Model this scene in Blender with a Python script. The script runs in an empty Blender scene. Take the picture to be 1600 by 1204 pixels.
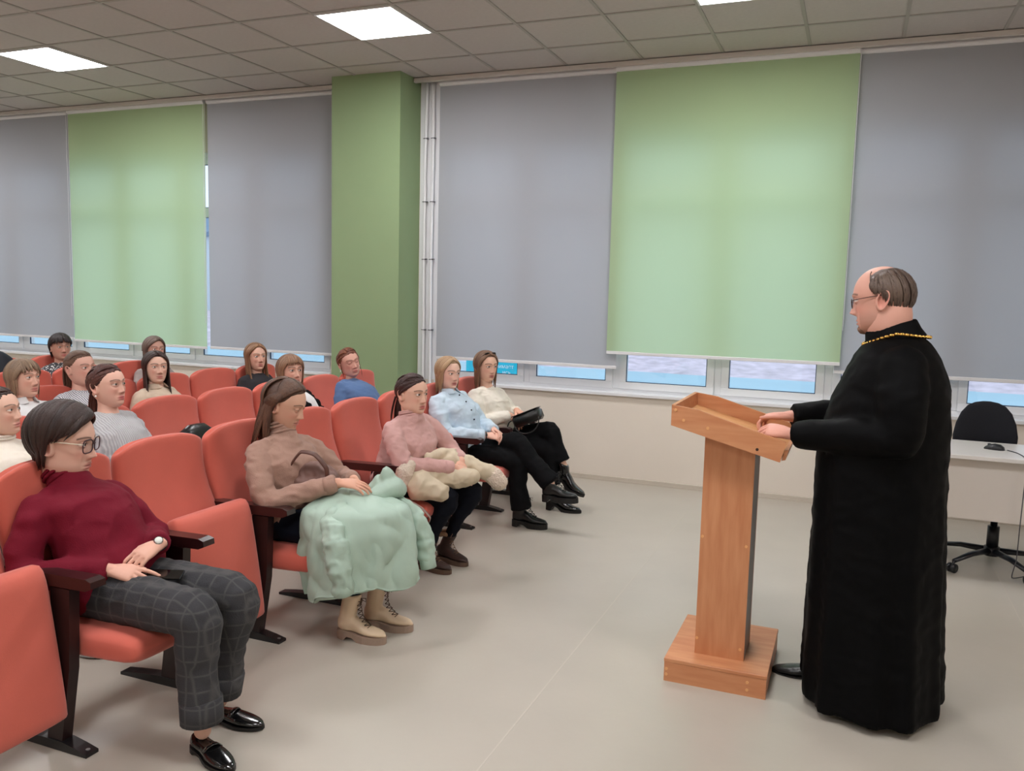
import bpy, math, random
import numpy as np
from mathutils import Vector, Matrix, noise as mnoise
random.seed(7); rng = np.random.default_rng(7)
SC = bpy.context.scene
COL = SC.collection

# ---------------------------------------------------------------- camera
cam_d = bpy.data.cameras.new('camera'); cam = bpy.data.objects.new('camera', cam_d); COL.objects.link(cam)
cam_d.sensor_width = 36.0; cam_d.lens = 29.62; cam_d.clip_end = 300
_yaw, _pit, _rol = 0.3843, 0.1091, 0.0249
_f = Vector((-math.sin(_yaw)*math.cos(_pit), math.cos(_yaw)*math.cos(_pit), -math.sin(_pit)))
_r = Vector((math.cos(_yaw), math.sin(_yaw), 0)); _u = _r.cross(_f)
_r2 = math.cos(_rol)*_r + math.sin(_rol)*_u; _u2 = -math.sin(_rol)*_r + math.cos(_rol)*_u
_m = Matrix((_r2, _u2, -_f)).transposed().to_4x4(); _m.translation = (3.694, -7.128, 1.631)
cam.matrix_world = _m
SC.camera = cam

# ---------------------------------------------------------------- world, exposure
W = bpy.data.worlds.new('overcast_sky'); SC.world = W; W.use_nodes = True
_bg = W.node_tree.nodes['Background']; _bg.inputs[0].default_value = (0.78, 0.90, 1.0, 1); _bg.inputs[1].default_value = 1.25
SC.view_settings.view_transform = 'Standard'; SC.view_settings.look = 'None'
SC.view_settings.gamma = 1.0; SC.view_settings.use_curve_mapping = False
SC.view_settings.exposure = 0.29
LAMP_STRENGTH = 30.0
SC.cycles.max_bounces = 7; SC.cycles.diffuse_bounces = 4; SC.cycles.glossy_bounces = 3; SC.cycles.transmission_bounces = 4; SC.cycles.transparent_max_bounces = 8

# ---------------------------------------------------------------- helpers: colour and materials
def lin(c):
    return tuple(((v/255)/12.92 if v/255 <= 0.04045 else (((v/255)+0.055)/1.055)**2.4) for v in c)
_mats = {}
def mat(name, rgb=(200, 200, 200), rough=0.6, metal=0.0, bump=0.0, bscale=60.0, var=0.0, vscale=4.0, pattern=None, rgb2=None,
        pscale=40.0, spec=0.5, emit=0.0, attr=False, stretch=(1, 1, 1), sss=0.0, sheen=0.0, coat=0.0):
    if name in _mats: return _mats[name]
    m = bpy.data.materials.new(name); m.use_nodes = True; _mats[name] = m
    nt = m.node_tree; b = nt.nodes['Principled BSDF']; N = nt.nodes.new; L = nt.links.new
    b.inputs['Roughness'].default_value = rough; b.inputs['Metallic'].default_value = metal
    b.inputs['Specular IOR Level'].default_value = spec
    if sheen: b.inputs['Sheen Weight'].default_value = sheen
    if coat: b.inputs['Coat Weight'].default_value = coat; b.inputs['Coat Roughness'].default_value = 0.15
    if sss:
        b.inputs['Subsurface Weight'].default_value = sss; b.inputs['Subsurface Radius'].default_value = (0.012, 0.005, 0.003)
        b.inputs['Subsurface Scale'].default_value = 1.0
    c1 = (*lin(rgb), 1); col = None
    tc = N('ShaderNodeTexCoord'); mp = N('ShaderNodeMapping'); L(tc.outputs['Object'], mp.inputs[0]); mp.inputs['Scale'].default_value = stretch
    if attr:
        a = N('ShaderNodeAttribute'); a.attribute_name = 'Col'; col = a.outputs['Color']
    else:
        r = N('ShaderNodeRGB'); r.outputs[0].default_value = c1; col = r.outputs[0]
    if pattern:
        fac = None
        if pattern in ('stripe', 'knit', 'rib'):
            w = N('ShaderNodeTexWave'); w.wave_type = 'BANDS'; w.bands_direction = 'Y' if pattern != 'rib' else 'Z'
            w.inputs['Scale'].default_value = pscale; w.inputs['Distortion'].default_value = 1.2 if pattern != 'stripe' else 0.6
            w.inputs['Detail'].default_value = 1.0
            L(mp.outputs[0], w.inputs['Vector']); fac = w.outputs['Fac']
        elif pattern == 'plaid':
            w = N('ShaderNodeTexWave'); w.bands_direction = 'Y'; w.inputs['Scale'].default_value = pscale; L(mp.outputs[0], w.inputs['Vector'])
            w2 = N('ShaderNodeTexWave'); w2.bands_direction = 'X'; w2.inputs['Scale'].default_value = pscale*0.7; L(mp.outputs[0], w2.inputs['Vector'])
            p1 = N('ShaderNodeMath'); p1.operation = 'POWER'; L(w.outputs['Fac'], p1.inputs[0]); p1.inputs[1].default_value = 30
            p2 = N('ShaderNodeMath'); p2.operation = 'POWER'; L(w2.outputs['Fac'], p2.inputs[0]); p2.inputs[1].default_value = 30
            w3 = N('ShaderNodeTexWave'); w3.bands_direction = 'Z'; w3.inputs['Scale'].default_value = pscale*0.8; L(mp.outputs[0], w3.inputs['Vector'])
            p3 = N('ShaderNodeMath'); p3.operation = 'POWER'; L(w3.outputs['Fac'], p3.inputs[0]); p3.inputs[1].default_value = 30
            mx0 = N('ShaderNodeMath'); mx0.operation = 'MAXIMUM'; L(p1.outputs[0], mx0.inputs[0]); L(p2.outputs[0], mx0.inputs[1])
            mx = N('ShaderNodeMath'); mx.operation = 'MAXIMUM'; L(mx0.outputs[0], mx.inputs[0]); L(p3.outputs[0], mx.inputs[1]); fac = mx.outputs[0]
        elif pattern == 'wood':
            w = N('ShaderNodeTexNoise'); w.inputs['Scale'].default_value = pscale; w.inputs['Detail'].default_value = 5
            L(mp.outputs[0], w.inputs['Vector']); rp = N('ShaderNodeValToRGB'); rp.color_ramp.elements[0].position = .35; rp.color_ramp.elements[1].position = .68
            L(w.outputs['Fac'], rp.inputs[0]); fac = rp.outputs[0]
        elif pattern == 'spots':
            w = N('ShaderNodeTexVoronoi'); w.inputs['Scale'].default_value = pscale; L(mp.outputs[0], w.inputs['Vector'])
            rp = N('ShaderNodeValToRGB'); rp.color_ramp.elements[0].position = .28; rp.color_ramp.elements[1].position = .36
            L(w.outputs['Distance'], rp.inputs[0]); fac = rp.outputs[0]
        mix = N('ShaderNodeMix'); mix.data_type = 'RGBA'; L(fac, mix.inputs['Factor']); L(col, mix.inputs[6]); mix.inputs[7].default_value = (*lin(rgb2), 1)
        col = mix.outputs[2]
    if var:
        n = N('ShaderNodeTexNoise'); n.inputs['Scale'].default_value = vscale; n.inputs['Detail'].default_value = 4; L(mp.outputs[0], n.inputs['Vector'])
        mr = N('ShaderNodeMapRange'); L(n.outputs['Fac'], mr.inputs[0]); mr.inputs[1].default_value = .25; mr.inputs[2].default_value = .75
        mr.inputs[3].default_value = 1-var; mr.inputs[4].default_value = 1+var
        mm = N('ShaderNodeMix'); mm.data_type = 'RGBA'; mm.blend_type = 'MULTIPLY'; mm.inputs['Factor'].default_value = 1.0
        L(col, mm.inputs[6]); L(mr.outputs[0], mm.inputs[7]); col = mm.outputs[2]
    L(col, b.inputs['Base Color'])
    if bump:
        n = N('ShaderNodeTexNoise'); n.inputs['Scale'].default_value = bscale; n.inputs['Detail'].default_value = 3; L(mp.outputs[0], n.inputs['Vector'])
        src = n.outputs['Fac']
        if pattern in ('knit', 'rib'):
            ad = N('ShaderNodeMath'); ad.operation = 'ADD'; L(w.outputs['Fac'], ad.inputs[0]); L(n.outputs['Fac'], ad.inputs[1]); src = ad.outputs[0]
        bp = N('ShaderNodeBump'); bp.inputs['Strength'].default_value = bump; bp.inputs['Distance'].default_value = 0.01
        L(src, bp.inputs['Height']); L(bp.outputs[0], b.inputs['Normal'])
    if emit:
        b.inputs['Emission Color'].default_value = c1; b.inputs['Emission Strength'].default_value = emit
    return m

# ---------------------------------------------------------------- helpers: objects
def put(name, me, parent=None, loc=None, rz=0.0):
    o = bpy.data.objects.new(name, me); COL.objects.link(o)
    if parent is not None: o.parent = parent
    if loc is not None: o.location = loc
    if rz: o.rotation_euler[2] = rz
    return o
def tag(o, label=None, cat=None, group=None, kind=None):
    if label: o['label'] = label
    if cat: o['category'] = cat
    if group: o['group'] = group
    if kind: o['kind'] = kind
    return o
def empty(name, loc, label, cat, group=None, rz=0.0):
    o = bpy.data.objects.new(name, None); COL.objects.link(o); o.location = loc; o.rotation_euler[2] = rz; o.empty_display_size = 0.1
    return tag(o, label, cat, group)
def mesh(name, V, Fc, m=None, smooth=False, colors=None):
    me = bpy.data.meshes.new(name)
    me.from_pydata([tuple(v) for v in np.asarray(V, float)], [], [tuple(int(i) for i in f) for f in Fc])
    if smooth: me.polygons.foreach_set('use_smooth', np.ones(len(me.polygons), bool))
    if m is not None: me.materials.append(m)
    if colors is not None:
        a = me.color_attributes.new('Col', 'FLOAT_COLOR', 'POINT')
        c = np.ones((len(V), 4), np.float32); c[:, :3] = colors; a.data.foreach_set('color', c.ravel())
    me.update(); return me

class G:
    """collects vertices and faces"""
    def __init__(s): s.V = []; s.F = []; s.n = 0
    def add(s, V, Fc):
        V = np.asarray(V, float).reshape(-1, 3); s.V.append(V); s.F += [tuple(int(i)+s.n for i in f) for f in Fc]; s.n += len(V); return s
    def arr(s): return np.vstack(s.V)
    def box(s, x0, x1, y0, y1, z0, z1, bev=0.0, M=None):
        if bev <= 0:
            V = [(x, y, z) for z in (z0, z1) for y in (y0, y1) for x in (x0, x1)]
            Fc = [(0, 2, 3, 1), (4, 5, 7, 6), (0, 1, 5, 4), (2, 6, 7, 3), (0, 4, 6, 2), (1, 3, 7, 5)]
        else:
            b = bev; V = []
            def ring(z, e):
                return [(x0+e, y0+b, z), (x0+b, y0+e, z), (x1-b, y0+e, z), (x1-e, y0+b, z), (x1-e, y1-b, z), (x1-b, y1-e, z), (x0+b, y1-e, z), (x0+e, y1-b, z)]
            V = ring(z0, b*.999)+ring(z0+b, 0)+ring(z1-b, 0)+ring(z1, b*.999); Fc = []
            for k in range(3):
                for i in range(8): Fc.append((k*8+i, k*8+(i+1) % 8, k*8+8+(i+1) % 8, k*8+8+i))
            Fc += [tuple(range(7, -1, -1)), tuple(range(24, 32))]
        V = np.asarray(V, float)
        if M is not None: V = (np.asarray(M)[:3, :3] @ V.T).T + np.asarray(M)[:3, 3]
        return s.add(V, Fc)
    def tube(s, P, R, n=10, caps=True):
        V, Fc = tube(P, R, n, caps); return s.add(V, Fc)
    def prism(s, poly, axis, a, b):
        """extrude a 2-D polygon; axis 1: polygon in x,z ; axis 0: polygon in y,z ; axis 2: x,y"""
        k = len(poly); V = []
        for t in (a, b):
            for p, q in poly: V.append((p, t, q) if axis == 1 else (t, p, q) if axis == 0 else (p, q, t))
        Fc = [tuple(range(k)), tuple(range(2*k-1, k-1, -1))]+[(i, i+k, (i+1) % k+k, (i+1) % k) for i in range(k)]
        return s.add(V, Fc)
    def ell(s, c, r, n=14, m=9, M=None):
        V = [(0, 0, -1)]; Fc = []
        for j in range(1, m):
            p = -math.pi/2+math.pi*j/m
            for i in range(n): V.append((math.cos(p)*math.cos(2*math.pi*i/n), math.cos(p)*math.sin(2*math.pi*i/n), math.sin(p)))
        V.append((0, 0, 1)); e = len(V)-1
        for i in range(n): Fc.append((0, 1+(i+1) % n, 1+i)); Fc.append((e, e-n+i, e-n+(i+1) % n))
        for j in range(m-2):
            for i in range(n): Fc.append((1+j*n+i, 1+j*n+(i+1) % n, 1+(j+1)*n+(i+1) % n, 1+(j+1)*n+i))
        V = np.array(V)*np.asarray(r)
        if M is not None: V = (np.asarray(M)[:3, :3] @ V.T).T
        return s.add(V+np.asarray(c), Fc)
    def loft(s, rings, caps=True):
        n = len(rings[0]); V = np.vstack(rings); Fc = []
        for k in range(len(rings)-1):
            for i in range(n): Fc.append((k*n+i, k*n+(i+1) % n, (k+1)*n+(i+1) % n, (k+1)*n+i))
        if caps:
            e = len(rings)*n; V = np.vstack([V, rings[0].mean(0), rings[-1].mean(0)])
            for i in range(n): Fc.append((e, (i+1) % n, i)); Fc.append((e+1, e-n+i, e-n+(i+1) % n))
        return s.add(V, Fc)
    def obj(s, name, m, parent=None, smooth=False, off=None):
        V = s.arr()
        if off is not None: V = V-np.asarray(off)
        return put(name, mesh(name, V, s.F, m, smooth), parent)

def nrm(v): v = np.asarray(v, float); return v/(np.linalg.norm(v)+1e-12)
def tube(P, R, n=10, caps=True, flat=None):
    """swept tube; R radius per point (or pair a,b along frame axes)"""
    P = np.asarray(P, float); k = len(P); T = np.gradient(P, axis=0); T /= (np.linalg.norm(T, axis=1)[:, None]+1e-12)
    up = np.array([0, 0, 1.0]) if abs(T[0][2]) < .9 else np.array([1.0, 0, 0])
    if flat is not None: up = np.asarray(flat, float)
    x = nrm(np.cross(up, T[0])); V = []
    a = np.arange(n)*2*math.pi/n
    for i in range(k):
        x = nrm(x-T[i]*(x@T[i])); y = np.cross(T[i], x)
        r = R[i] if hasattr(R, '__len__') else R
        ra, rb = (r if hasattr(r, '__len__') else (r, r))
        V.append(P[i]+np.outer(np.cos(a)*ra, x)+np.outer(np.sin(a)*rb, y))
    V = np.vstack(V); Fc = []
    for j in range(k-1):
        for i in range(n): Fc.append((j*n+i, j*n+(i+1) % n, (j+1)*n+(i+1) % n, (j+1)*n+i))
    if caps:
        e = len(V); V = np.vstack([V, P[0], P[-1]])
        for i in range(n): Fc.append((e, (i+1) % n, i)); Fc.append((e+1, (k-1)*n+i, (k-1)*n+(i+1) % n))
    return V, Fc
def limb(P, R, n=14, sub=5, flat=False):
    """rounded limb through joints: smooth interpolation and round ends"""
    P = np.asarray(P, float); R = np.asarray(R, float); t = np.arange(len(P)); tt = np.linspace(0, len(P)-1, (len(P)-1)*sub+1)
    Q = np.stack([catmull(t, P[:, i], tt) for i in range(3)], 1); r = np.interp(tt, t, R)
    d0 = nrm(Q[0]-Q[1]); d1 = nrm(Q[-1]-Q[-2])
    pre = [(Q[0]+d0*r[0]*s, r[0]*c) for s, c in ((.98, .18), (.75, .66), (.4, .92))]
    post = [(Q[-1]+d1*r[-1]*s, r[-1]*c) for s, c in (((.4, .92), (.75, .66), (.98, .18)) if not flat else ((.05, 1.0), (.08, .9), (.09, .5)))]
    Q = np.vstack([[p for p, _ in pre], Q, [p for p, _ in post]]); r = np.concatenate([[c for _, c in pre], r, [c for _, c in post]])
    return tube(Q, r, n)
def catmull(t, y, tt):
    m = np.gradient(y)*0.55 if len(y) > 2 else np.gradient(y)
    i = np.clip(tt.astype(int), 0, len(y)-2); u = tt-i
    h00 = 2*u**3-3*u**2+1; h10 = u**3-2*u**2+u; h01 = -2*u**3+3*u**2; h11 = u**3-u**2
    return h00*y[i]+h10*m[i]+h01*y[i+1]+h11*m[i+1]
def ering(c, ax, ay, n=24, p=1.0):
    a = np.arange(n)*2*math.pi/n; ca, sa = np.cos(a), np.sin(a)
    ca = np.sign(ca)*np.abs(ca)**p; sa = np.sign(sa)*np.abs(sa)**p
    return np.asarray(c)+np.outer(ca, ax)+np.outer(sa, ay)
def remesh(g, vox, it=4):
    me = bpy.data.meshes.new('tmp'); me.from_pydata([tuple(v) for v in g.arr()], [], g.F)
    o = bpy.data.objects.new('tmp', me); COL.objects.link(o)
    r = o.modifiers.new('r', 'REMESH'); r.mode = 'VOXEL'; r.voxel_size = vox
    if it: s = o.modifiers.new('s', 'SMOOTH'); s.factor = .5; s.iterations = it
    dg = bpy.context.evaluated_depsgraph_get(); ev = o.evaluated_get(dg); me2 = ev.to_mesh()
    V = np.empty(len(me2.vertices)*3); me2.vertices.foreach_get('co', V); V = V.reshape(-1, 3)
    Nn = np.empty(len(me2.vertices)*3); me2.vertices.foreach_get('normal', Nn); Nn = Nn.reshape(-1, 3)
    Fq = [tuple(p.vertices) for p in me2.polygons]
    ev.to_mesh_clear(); bpy.data.objects.remove(o); bpy.data.meshes.remove(me)
    return V, Nn, Fq
def folds(V, N, bones, amp, f=55.0, base=0.3, seed=0, joints=None, jr=0.12):
    """cloth folds: waves running round each bone, strongest near the joints"""
    r = np.random.default_rng(seed); best = np.full(len(V), 1e9); d = np.zeros(len(V))
    for a, b in bones:
        a = np.asarray(a, float); b = np.asarray(b, float); L = np.linalg.norm(b-a); ax = (b-a)/L
        t = (V-a)@ax; tc = np.clip(t, 0, L); q = V-a-np.outer(tc, ax); dist = np.linalg.norm(q, axis=1)
        x = nrm(np.cross(ax, (.3, .2, .9))); y = np.cross(ax, x); th = np.arctan2(q@y, q@x)
        s = np.zeros(len(V))
        for i in range(4):
            ff = f*(.6+.9*r.random()); s += (.5+.5*r.random())*np.sin(ff*t+(1.2*r.standard_normal())*th*1.0+2.0*np.sin(th+r.random()*6)+r.random()*6)
        s = s/2.0; s = np.where(s > 0, s, s*.45)
        use = dist < best; d[use] = s[use]; best[use] = dist[use]
    w = np.full(len(V), base)
    if joints is not None:
        for j in joints: w = np.maximum(w, np.exp(-(np.linalg.norm(V-np.asarray(j), axis=1)/jr)**2))
    return V+N*(amp*d*w)[:, None]
def crease(V, N, amp, sc=9.0, seed=0, ax=None, st=1.0):
    """irregular sharp creases from ridged noise"""
    o = Vector((seed*3.1, seed*1.7, seed*5.3)); Q = np.asarray(V)*sc
    if ax is not None: a = nrm(ax); Q = Q+np.outer(Q@a, a)*(st-1)
    d = np.empty(len(V))
    for i, q in enumerate(Q):
        p = Vector(q)+o; w = mnoise.noise_vector(p*.6)*.9; a_ = mnoise.noise(p+w); b_ = mnoise.noise(p*2.1-w); d[i] = (1-2.6*abs(a_))*.65+(1-2.6*abs(b_))*.35-.25
    return V+N*(amp*np.clip(d, -1, 1))[:, None]
def copy_tree(o, parent=None):
    c = o.copy(); COL.objects.link(c)
    if parent is not None: c.parent = parent
    for ch in o.children: copy_tree(ch, c)
    return c
# ================================================================= the room
CEIL = 3.556; TL = 0.648
M_wall = mat('painted_wall', (226, 216, 203), .7, bump=.08, bscale=90, var=.02, vscale=2)
M_ceil = mat('ceiling_tile', (196, 190, 186), .9, bump=.25, bscale=180, var=.03, vscale=30)
M_bar = mat('ceiling_bar', (172, 168, 162), .6)
M_white = mat('white_plastic', (228, 228, 230), .35)
M_frame = mat('window_plastic', (238, 240, 243), .3)
M_green = mat('pillar_green_paint', (142, 164, 122), .75, bump=.05, bscale=120, var=.02)
M_lino = mat('linoleum', (184, 177, 165), .33, bump=.04, bscale=30, var=.045, vscale=2.2, spec=.5)
M_weld = mat('lino_weld', (194, 187, 175), .5)
M_skirt = mat('skirting', (196, 186, 172), .5)
XL, XR, YB = -9.0, 6.6, -10.4

fl = G().box(XL, XR, YB, .25, -.12, -.012).obj('floor', mat('floor_screed', (150, 142, 130), .8)); tag(fl, kind='structure')
xs = [XL, -5.41, -3.41, -1.41, .59, 2.59, 4.59, XR]
for a, b in zip(xs[:-1], xs[1:]):
    G().box(a+.002, b-.002, YB, .0, -.012, 0).obj('linoleum_sheet', M_lino, fl)
for a in xs[1:-1]:
    G().box(a-.0032, a+.0032, YB, 0, -.011, .0006).obj('weld_seam', M_weld, fl)

# window wall: parapet, lintel and the piece behind the pillar
WZ0, WZ1 = .765, 3.02
ww = G()
ww.box(XL, XR, 0, .28, 0, WZ0); ww.box(XL, XR, 0, .28, WZ1, CEIL+.05); ww.box(-1.16, .045, 0, .28, WZ0, WZ1)
ww.box(XL, -8.2, 0, .28, WZ0, WZ1); ww.box(6.1, XR, 0, .28, WZ0, WZ1)
tag(ww.obj('wall_window', M_wall), kind='structure')
tag(G().box(XL-.15, XL, YB-.15, .28, 0, CEIL+.05).obj('wall_left', M_wall), kind='structure')
tag(G().box(XR, XR+.15, YB-.15, .28, 0, CEIL+.05).obj('wall_right', M_wall), kind='structure')
tag(G().box(XL, XR, YB-.15, YB, 0, CEIL+.05).obj('wall_back', M_wall), kind='structure')
tag(G().box(-.89, -.172, -.38, 0, 0, CEIL+.01).obj('wall_pillar', M_green), kind='structure')
for i, (a, b) in enumerate(((XL, -.892), (-.170, XR))):
    tag(G().box(a, b, -.014, 0, 0, .045, .004).box(a, b, -.02, -.013, 0, .016).obj('baseboard_window', M_skirt), kind='structure')

# ceiling: slab, tiles and T-bars
ce = tag(G().box(XL, XR, YB, .05, CEIL+.02, CEIL+.1).obj('ceiling', M_ceil), kind='structure')
LIGHT_CELLS = [(-5, 2), (0, 2), (4, 2), (-10, 2), (-5, 7), (0, 7), (4, 7), (-10, 7), (8, 7), (-5, 12), (0, 12), (4, 12)]
tile_me = mesh('ceiling_tile', *(lambda g: (g.arr(), g.F))(G().box(-TL/2+.008, TL/2-.008, -TL/2+.008, TL/2-.008, 0, .014, .003)), M_ceil)
ni0, ni1 = -13, 10
for j in range(0, 8):
    for i in range(ni0, ni1):
        if (i, j) in LIGHT_CELLS: continue
        put('ceiling_tile', tile_me, ce, ((i+.5)*TL, -(j+.5)*TL, CEIL+.003))
for j in range(1, 17):
    G().box(XL, XR, -j*TL-.012, -j*TL+.012, CEIL-.004, CEIL+.02).obj('ceiling_bar', M_bar, ce)
for i in range(ni0, ni1+1):
    G().box(i*TL-.012, i*TL+.012, YB, 0, CEIL-.0035, CEIL+.02).obj('ceiling_bar', M_bar, ce)
for n, (a, b) in enumerate(((XL, -.892), (-.170, XR))):
    tag(G().box(a, b, -.145, -.105, CEIL-.042, CEIL-.004, .003).obj('trim_%d' % (n+1), mat('white_trim', (206, 200, 194), .5)), kind='structure')

# ceiling light panels
M_diff = mat('light_diffuser', (252, 251, 253), .5, emit=LAMP_STRENGTH)
lab = {(-5, 2): 'glowing square ceiling light panel at the far left above the green blind',
       (0, 2): 'glowing square ceiling light panel in front of the green pillar',
       (4, 2): 'glowing ceiling light panel cut off by the top edge above the right green blind'}
for (i, j) in LIGHT_CELLS:
    o = empty('ceiling_light', ((i+.5)*TL, -(j+.5)*TL, CEIL-.012), lab.get((i, j), 'square ceiling light panel outside the view above the seats'), 'ceiling light', 'square ceiling light panels')
    h = TL/2-.012; f = G()
    f.box(-h, h, -h, -h+.014, 0, .03).box(-h, h, h-.014, h, 0, .03).box(-h, -h+.014, -h+.014, h-.014, 0, .03).box(h-.014, h, -h+.014, h-.014, 0, .03)
    f.obj('frame', M_white, o); G().box(-h+.014, h-.014, -h+.014, h-.014, .004, .012).obj('diffuser', M_diff, o)

# windows: frame, mullions, sashes, panes
gm = bpy.data.materials.new('window_glass'); gm.use_nodes = True; nt = gm.node_tree; nt.nodes.clear()
o_ = nt.nodes.new('ShaderNodeOutputMaterial'); t_ = nt.nodes.new('ShaderNodeBsdfTransparent'); g_ = nt.nodes.new('ShaderNodeBsdfGlossy'); x_ = nt.nodes.new('ShaderNodeMixShader')
t_.inputs[0].default_value = (.93, .97, 1, 1); g_.inputs['Roughness'].default_value = .02; x_.inputs[0].default_value = .05
nt.links.new(t_.outputs[0], x_.inputs[1]); nt.links.new(g_.outputs[0], x_.inputs[2]); nt.links.new(x_.outputs[0], o_.inputs[0])
M_gasket = mat('dark_gasket', (40, 62, 92), .5)
def window(n, x0, x1, mulls):
    w = G().box(x0, x1, .07, .15, WZ0, WZ0+.055).box(x0, x1, .07, .15, WZ1-.06, WZ1).box(x0, x0+.05, .07, .15, WZ0+.055, WZ1-.06).box(x1-.05, x1, .07, .15, WZ0+.055, WZ1-.06)
    wo = tag(w.obj('window_%d' % n, M_frame), kind='structure')
    for m in mulls: G().box(m-.03, m+.03, .07, .15, WZ0+.055, WZ1-.06, .004).obj('mullion', M_frame, wo)
    e = [x0+.05]+[v for m in mulls for v in (m-.03, m+.03)]+[x1-.05]
    for a, b in zip(e[::2], e[1::2]):
        z0, z1, s = WZ0+.055, WZ1-.06, .062
        sg = G().box(a, b, .055, .125, z0, z0+s, .003).box(a, b, .055, .125, z1-s, z1, .003).box(a, a+s, .055, .125, z0+s, z1-s, .003).box(b-s, b, .055, .125, z0+s, z1-s, .003)
        zt = 2.35
        sg.box(a+s, b-s, .055, .125, zt, zt+.1, .003)
        so = sg.obj('sash', M_frame, wo)
        for q0, q1 in ((z0+s, zt), (zt+.1, z1-s)):
            k = G().box(a+s, b-s, .06, .075, q0, q0+.006).box(a+s, b-s, .06, .075, q1-.006, q1).box(a+s, a+s+.006, .06, .075, q0, q1).box(b-s-.006, b-s, .06, .075, q0, q1)
            k.obj('gasket', M_gasket, so); G().box(a+s, b-s, .086, .092, q0, q1).obj('pane', gm, so)
    sl = G().box(x0-.02, x1+.02, -.035, .07, WZ0-.002, WZ0+.026, .004).obj('window_sill', M_white, wo)
window(1, -8.2, -1.16, [-7.3, -6.43, -5.56, -4.68, -3.8, -2.92, -2.04])
window(2, .045, 6.1, [.93, 1.77, 2.65, 3.52, 4.42, 5.3])

# roller blinds
def cloth_blind(name, rgb, trans, rgbt=None):
    m = bpy.data.materials.new(name); m.use_nodes = True; nt = m.node_tree; b = nt.nodes['Principled BSDF']
    b.inputs['Base Color'].default_value = (*lin(rgb), 1); b.inputs['Roughness'].default_value = .85; b.inputs['Specular IOR Level'].default_value = .1
    tr = nt.nodes.new('ShaderNodeBsdfTranslucent'); tr.inputs[0].default_value = (*lin(rgbt or rgb), 1)
    mx = nt.nodes.new('ShaderNodeMixShader'); mx.inputs[0].default_value = trans
    nt.links.new(b.outputs[0], mx.inputs[1]); nt.links.new(tr.outputs[0], mx.inputs[2]); nt.links.new(mx.outputs[0], nt.nodes['Material Output'].inputs[0])
    tc = nt.nodes.new('ShaderNodeTexCoord'); ck = nt.nodes.new('ShaderNodeTexNoise'); ck.inputs['Scale'].default_value = 400
    bp = nt.nodes.new('ShaderNodeBump'); bp.inputs['Strength'].default_value = .1; bp.inputs['Distance'].default_value = .003
    nt.links.new(tc.outputs['Object'], ck.inputs['Vector']); nt.links.new(ck.outputs['Fac'], bp.inputs['Height']); nt.links.new(bp.outputs[0], b.inputs['Normal'])
    return m
M_bgrey = cloth_blind('grey_blind_fabric', (175, 177, 182), .17, (206, 208, 214))
M_bgreen = cloth_blind('green_blind_fabric', (190, 212, 168), .40, (216, 238, 208))
def blind(x0, x1, zb, m, label, y=-.075, wav=.004):
    o = empty('roller_blind', ((x0+x1)/2, y, 0), label, 'blind', 'roller blinds on the window wall'); w = (x1-x0)/2; zt = CEIL-.05
    nx, nz = 26, 18; V = []; Fc = []
    ph = x0*3.1
    for j in range(nz+1):
        z = zb+(zt-zb)*j/nz; k = 1-j/nz
        for i in range(nx+1):
            u = -1+2*i/nx
            V.append((u*w, wav*k*(math.sin(3.1*u+ph+1.5*k)+.6*math.sin(7*u-2*ph))*(.4+.6*k), z))
    for j in range(nz):
        for i in range(nx): a = j*(nx+1)+i; Fc.append((a, a+1, a+nx+2, a+nx+1))
    put('fabric', mesh('fabric', V, Fc, m, True), o)
    G().box(-w, w, -.007, .007, zb-.024, zb+.003, .003).obj('bottom_bar', M_white, o)
    g = G(); g.tube([(-w, 0, zt), (w, 0, zt)], .024, 12); g.obj('roller', M_white, o)
    g = G(); xx = w+.006
    for s in (-.012, .012): g.tube([(xx, -.012+s, zt), (xx, -.012+s, zb+.25)], .0022, 5)
    g.obj('chain', M_white, o)
blind(-7.4, -4.60, 1.0, M_bgrey, 'grey roller blind at the far left edge of the window wall', y=-.06)
blind(-4.56, -2.645, .985, M_bgreen, 'light green roller blind left of the pillar between grey blinds', y=-.085)
blind(-2.625, -1.0, .99, M_bgrey, 'grey roller blind directly left of the green pillar', y=-.06)
blind(.06, 1.80, 1.025, M_bgrey, 'grey roller blind between the white pipes and the right green blind', y=-.06)
blind(1.72, 3.60, 1.155, M_bgreen, 'large light green roller blind behind the lectern', y=-.095)
blind(3.56, 5.9, 1.09, M_bgrey, 'grey roller blind at the right edge behind the person in black', y=-.06)

# heating pipes beside the pillar
for n, x in enumerate((-.098, -.022)):
    o = empty('heating_pipe', (x, -.035, 0), ('white vertical heating pipe next to the green pillar', 'white vertical heating pipe next to the grey blind')[n], 'pipe', 'white heating pipes')
    zz = np.linspace(.0, CEIL, 30); P = [(.006*math.sin(z*2.1+n)*(.5 if z < 2.6 else 1)+(.012*max(0, z-2.9) if n == 0 else -.01*max(0, z-2.9)), 0, z) for z in zz]
    g = G(); g.tube(P, .016, 14); g.obj('pipe', M_white, o, True)
    for z in (1.267, 1.926, 2.456, 3.031):
        k = G(); a = np.linspace(0, 2*math.pi, 17); k.tube([(.0185*math.cos(t)+.006*math.sin(z*2.1+n)*.5, .0185*math.sin(t), z) for t in a], (.004), 6, False)
        k.box(.014, .03, -.012, .012, z-.007, z+.007, .002); k.box(-.004, .004, .014, .035, z-.004, z+.004)
        k.obj('clip', mat('steel_clip', (120, 120, 124), .35, .9), o, True)
G().box(-.165, .035, -.006, .0, WZ0+.03, CEIL-.01).obj('trim_3', M_white)['kind'] = 'structure'

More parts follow.
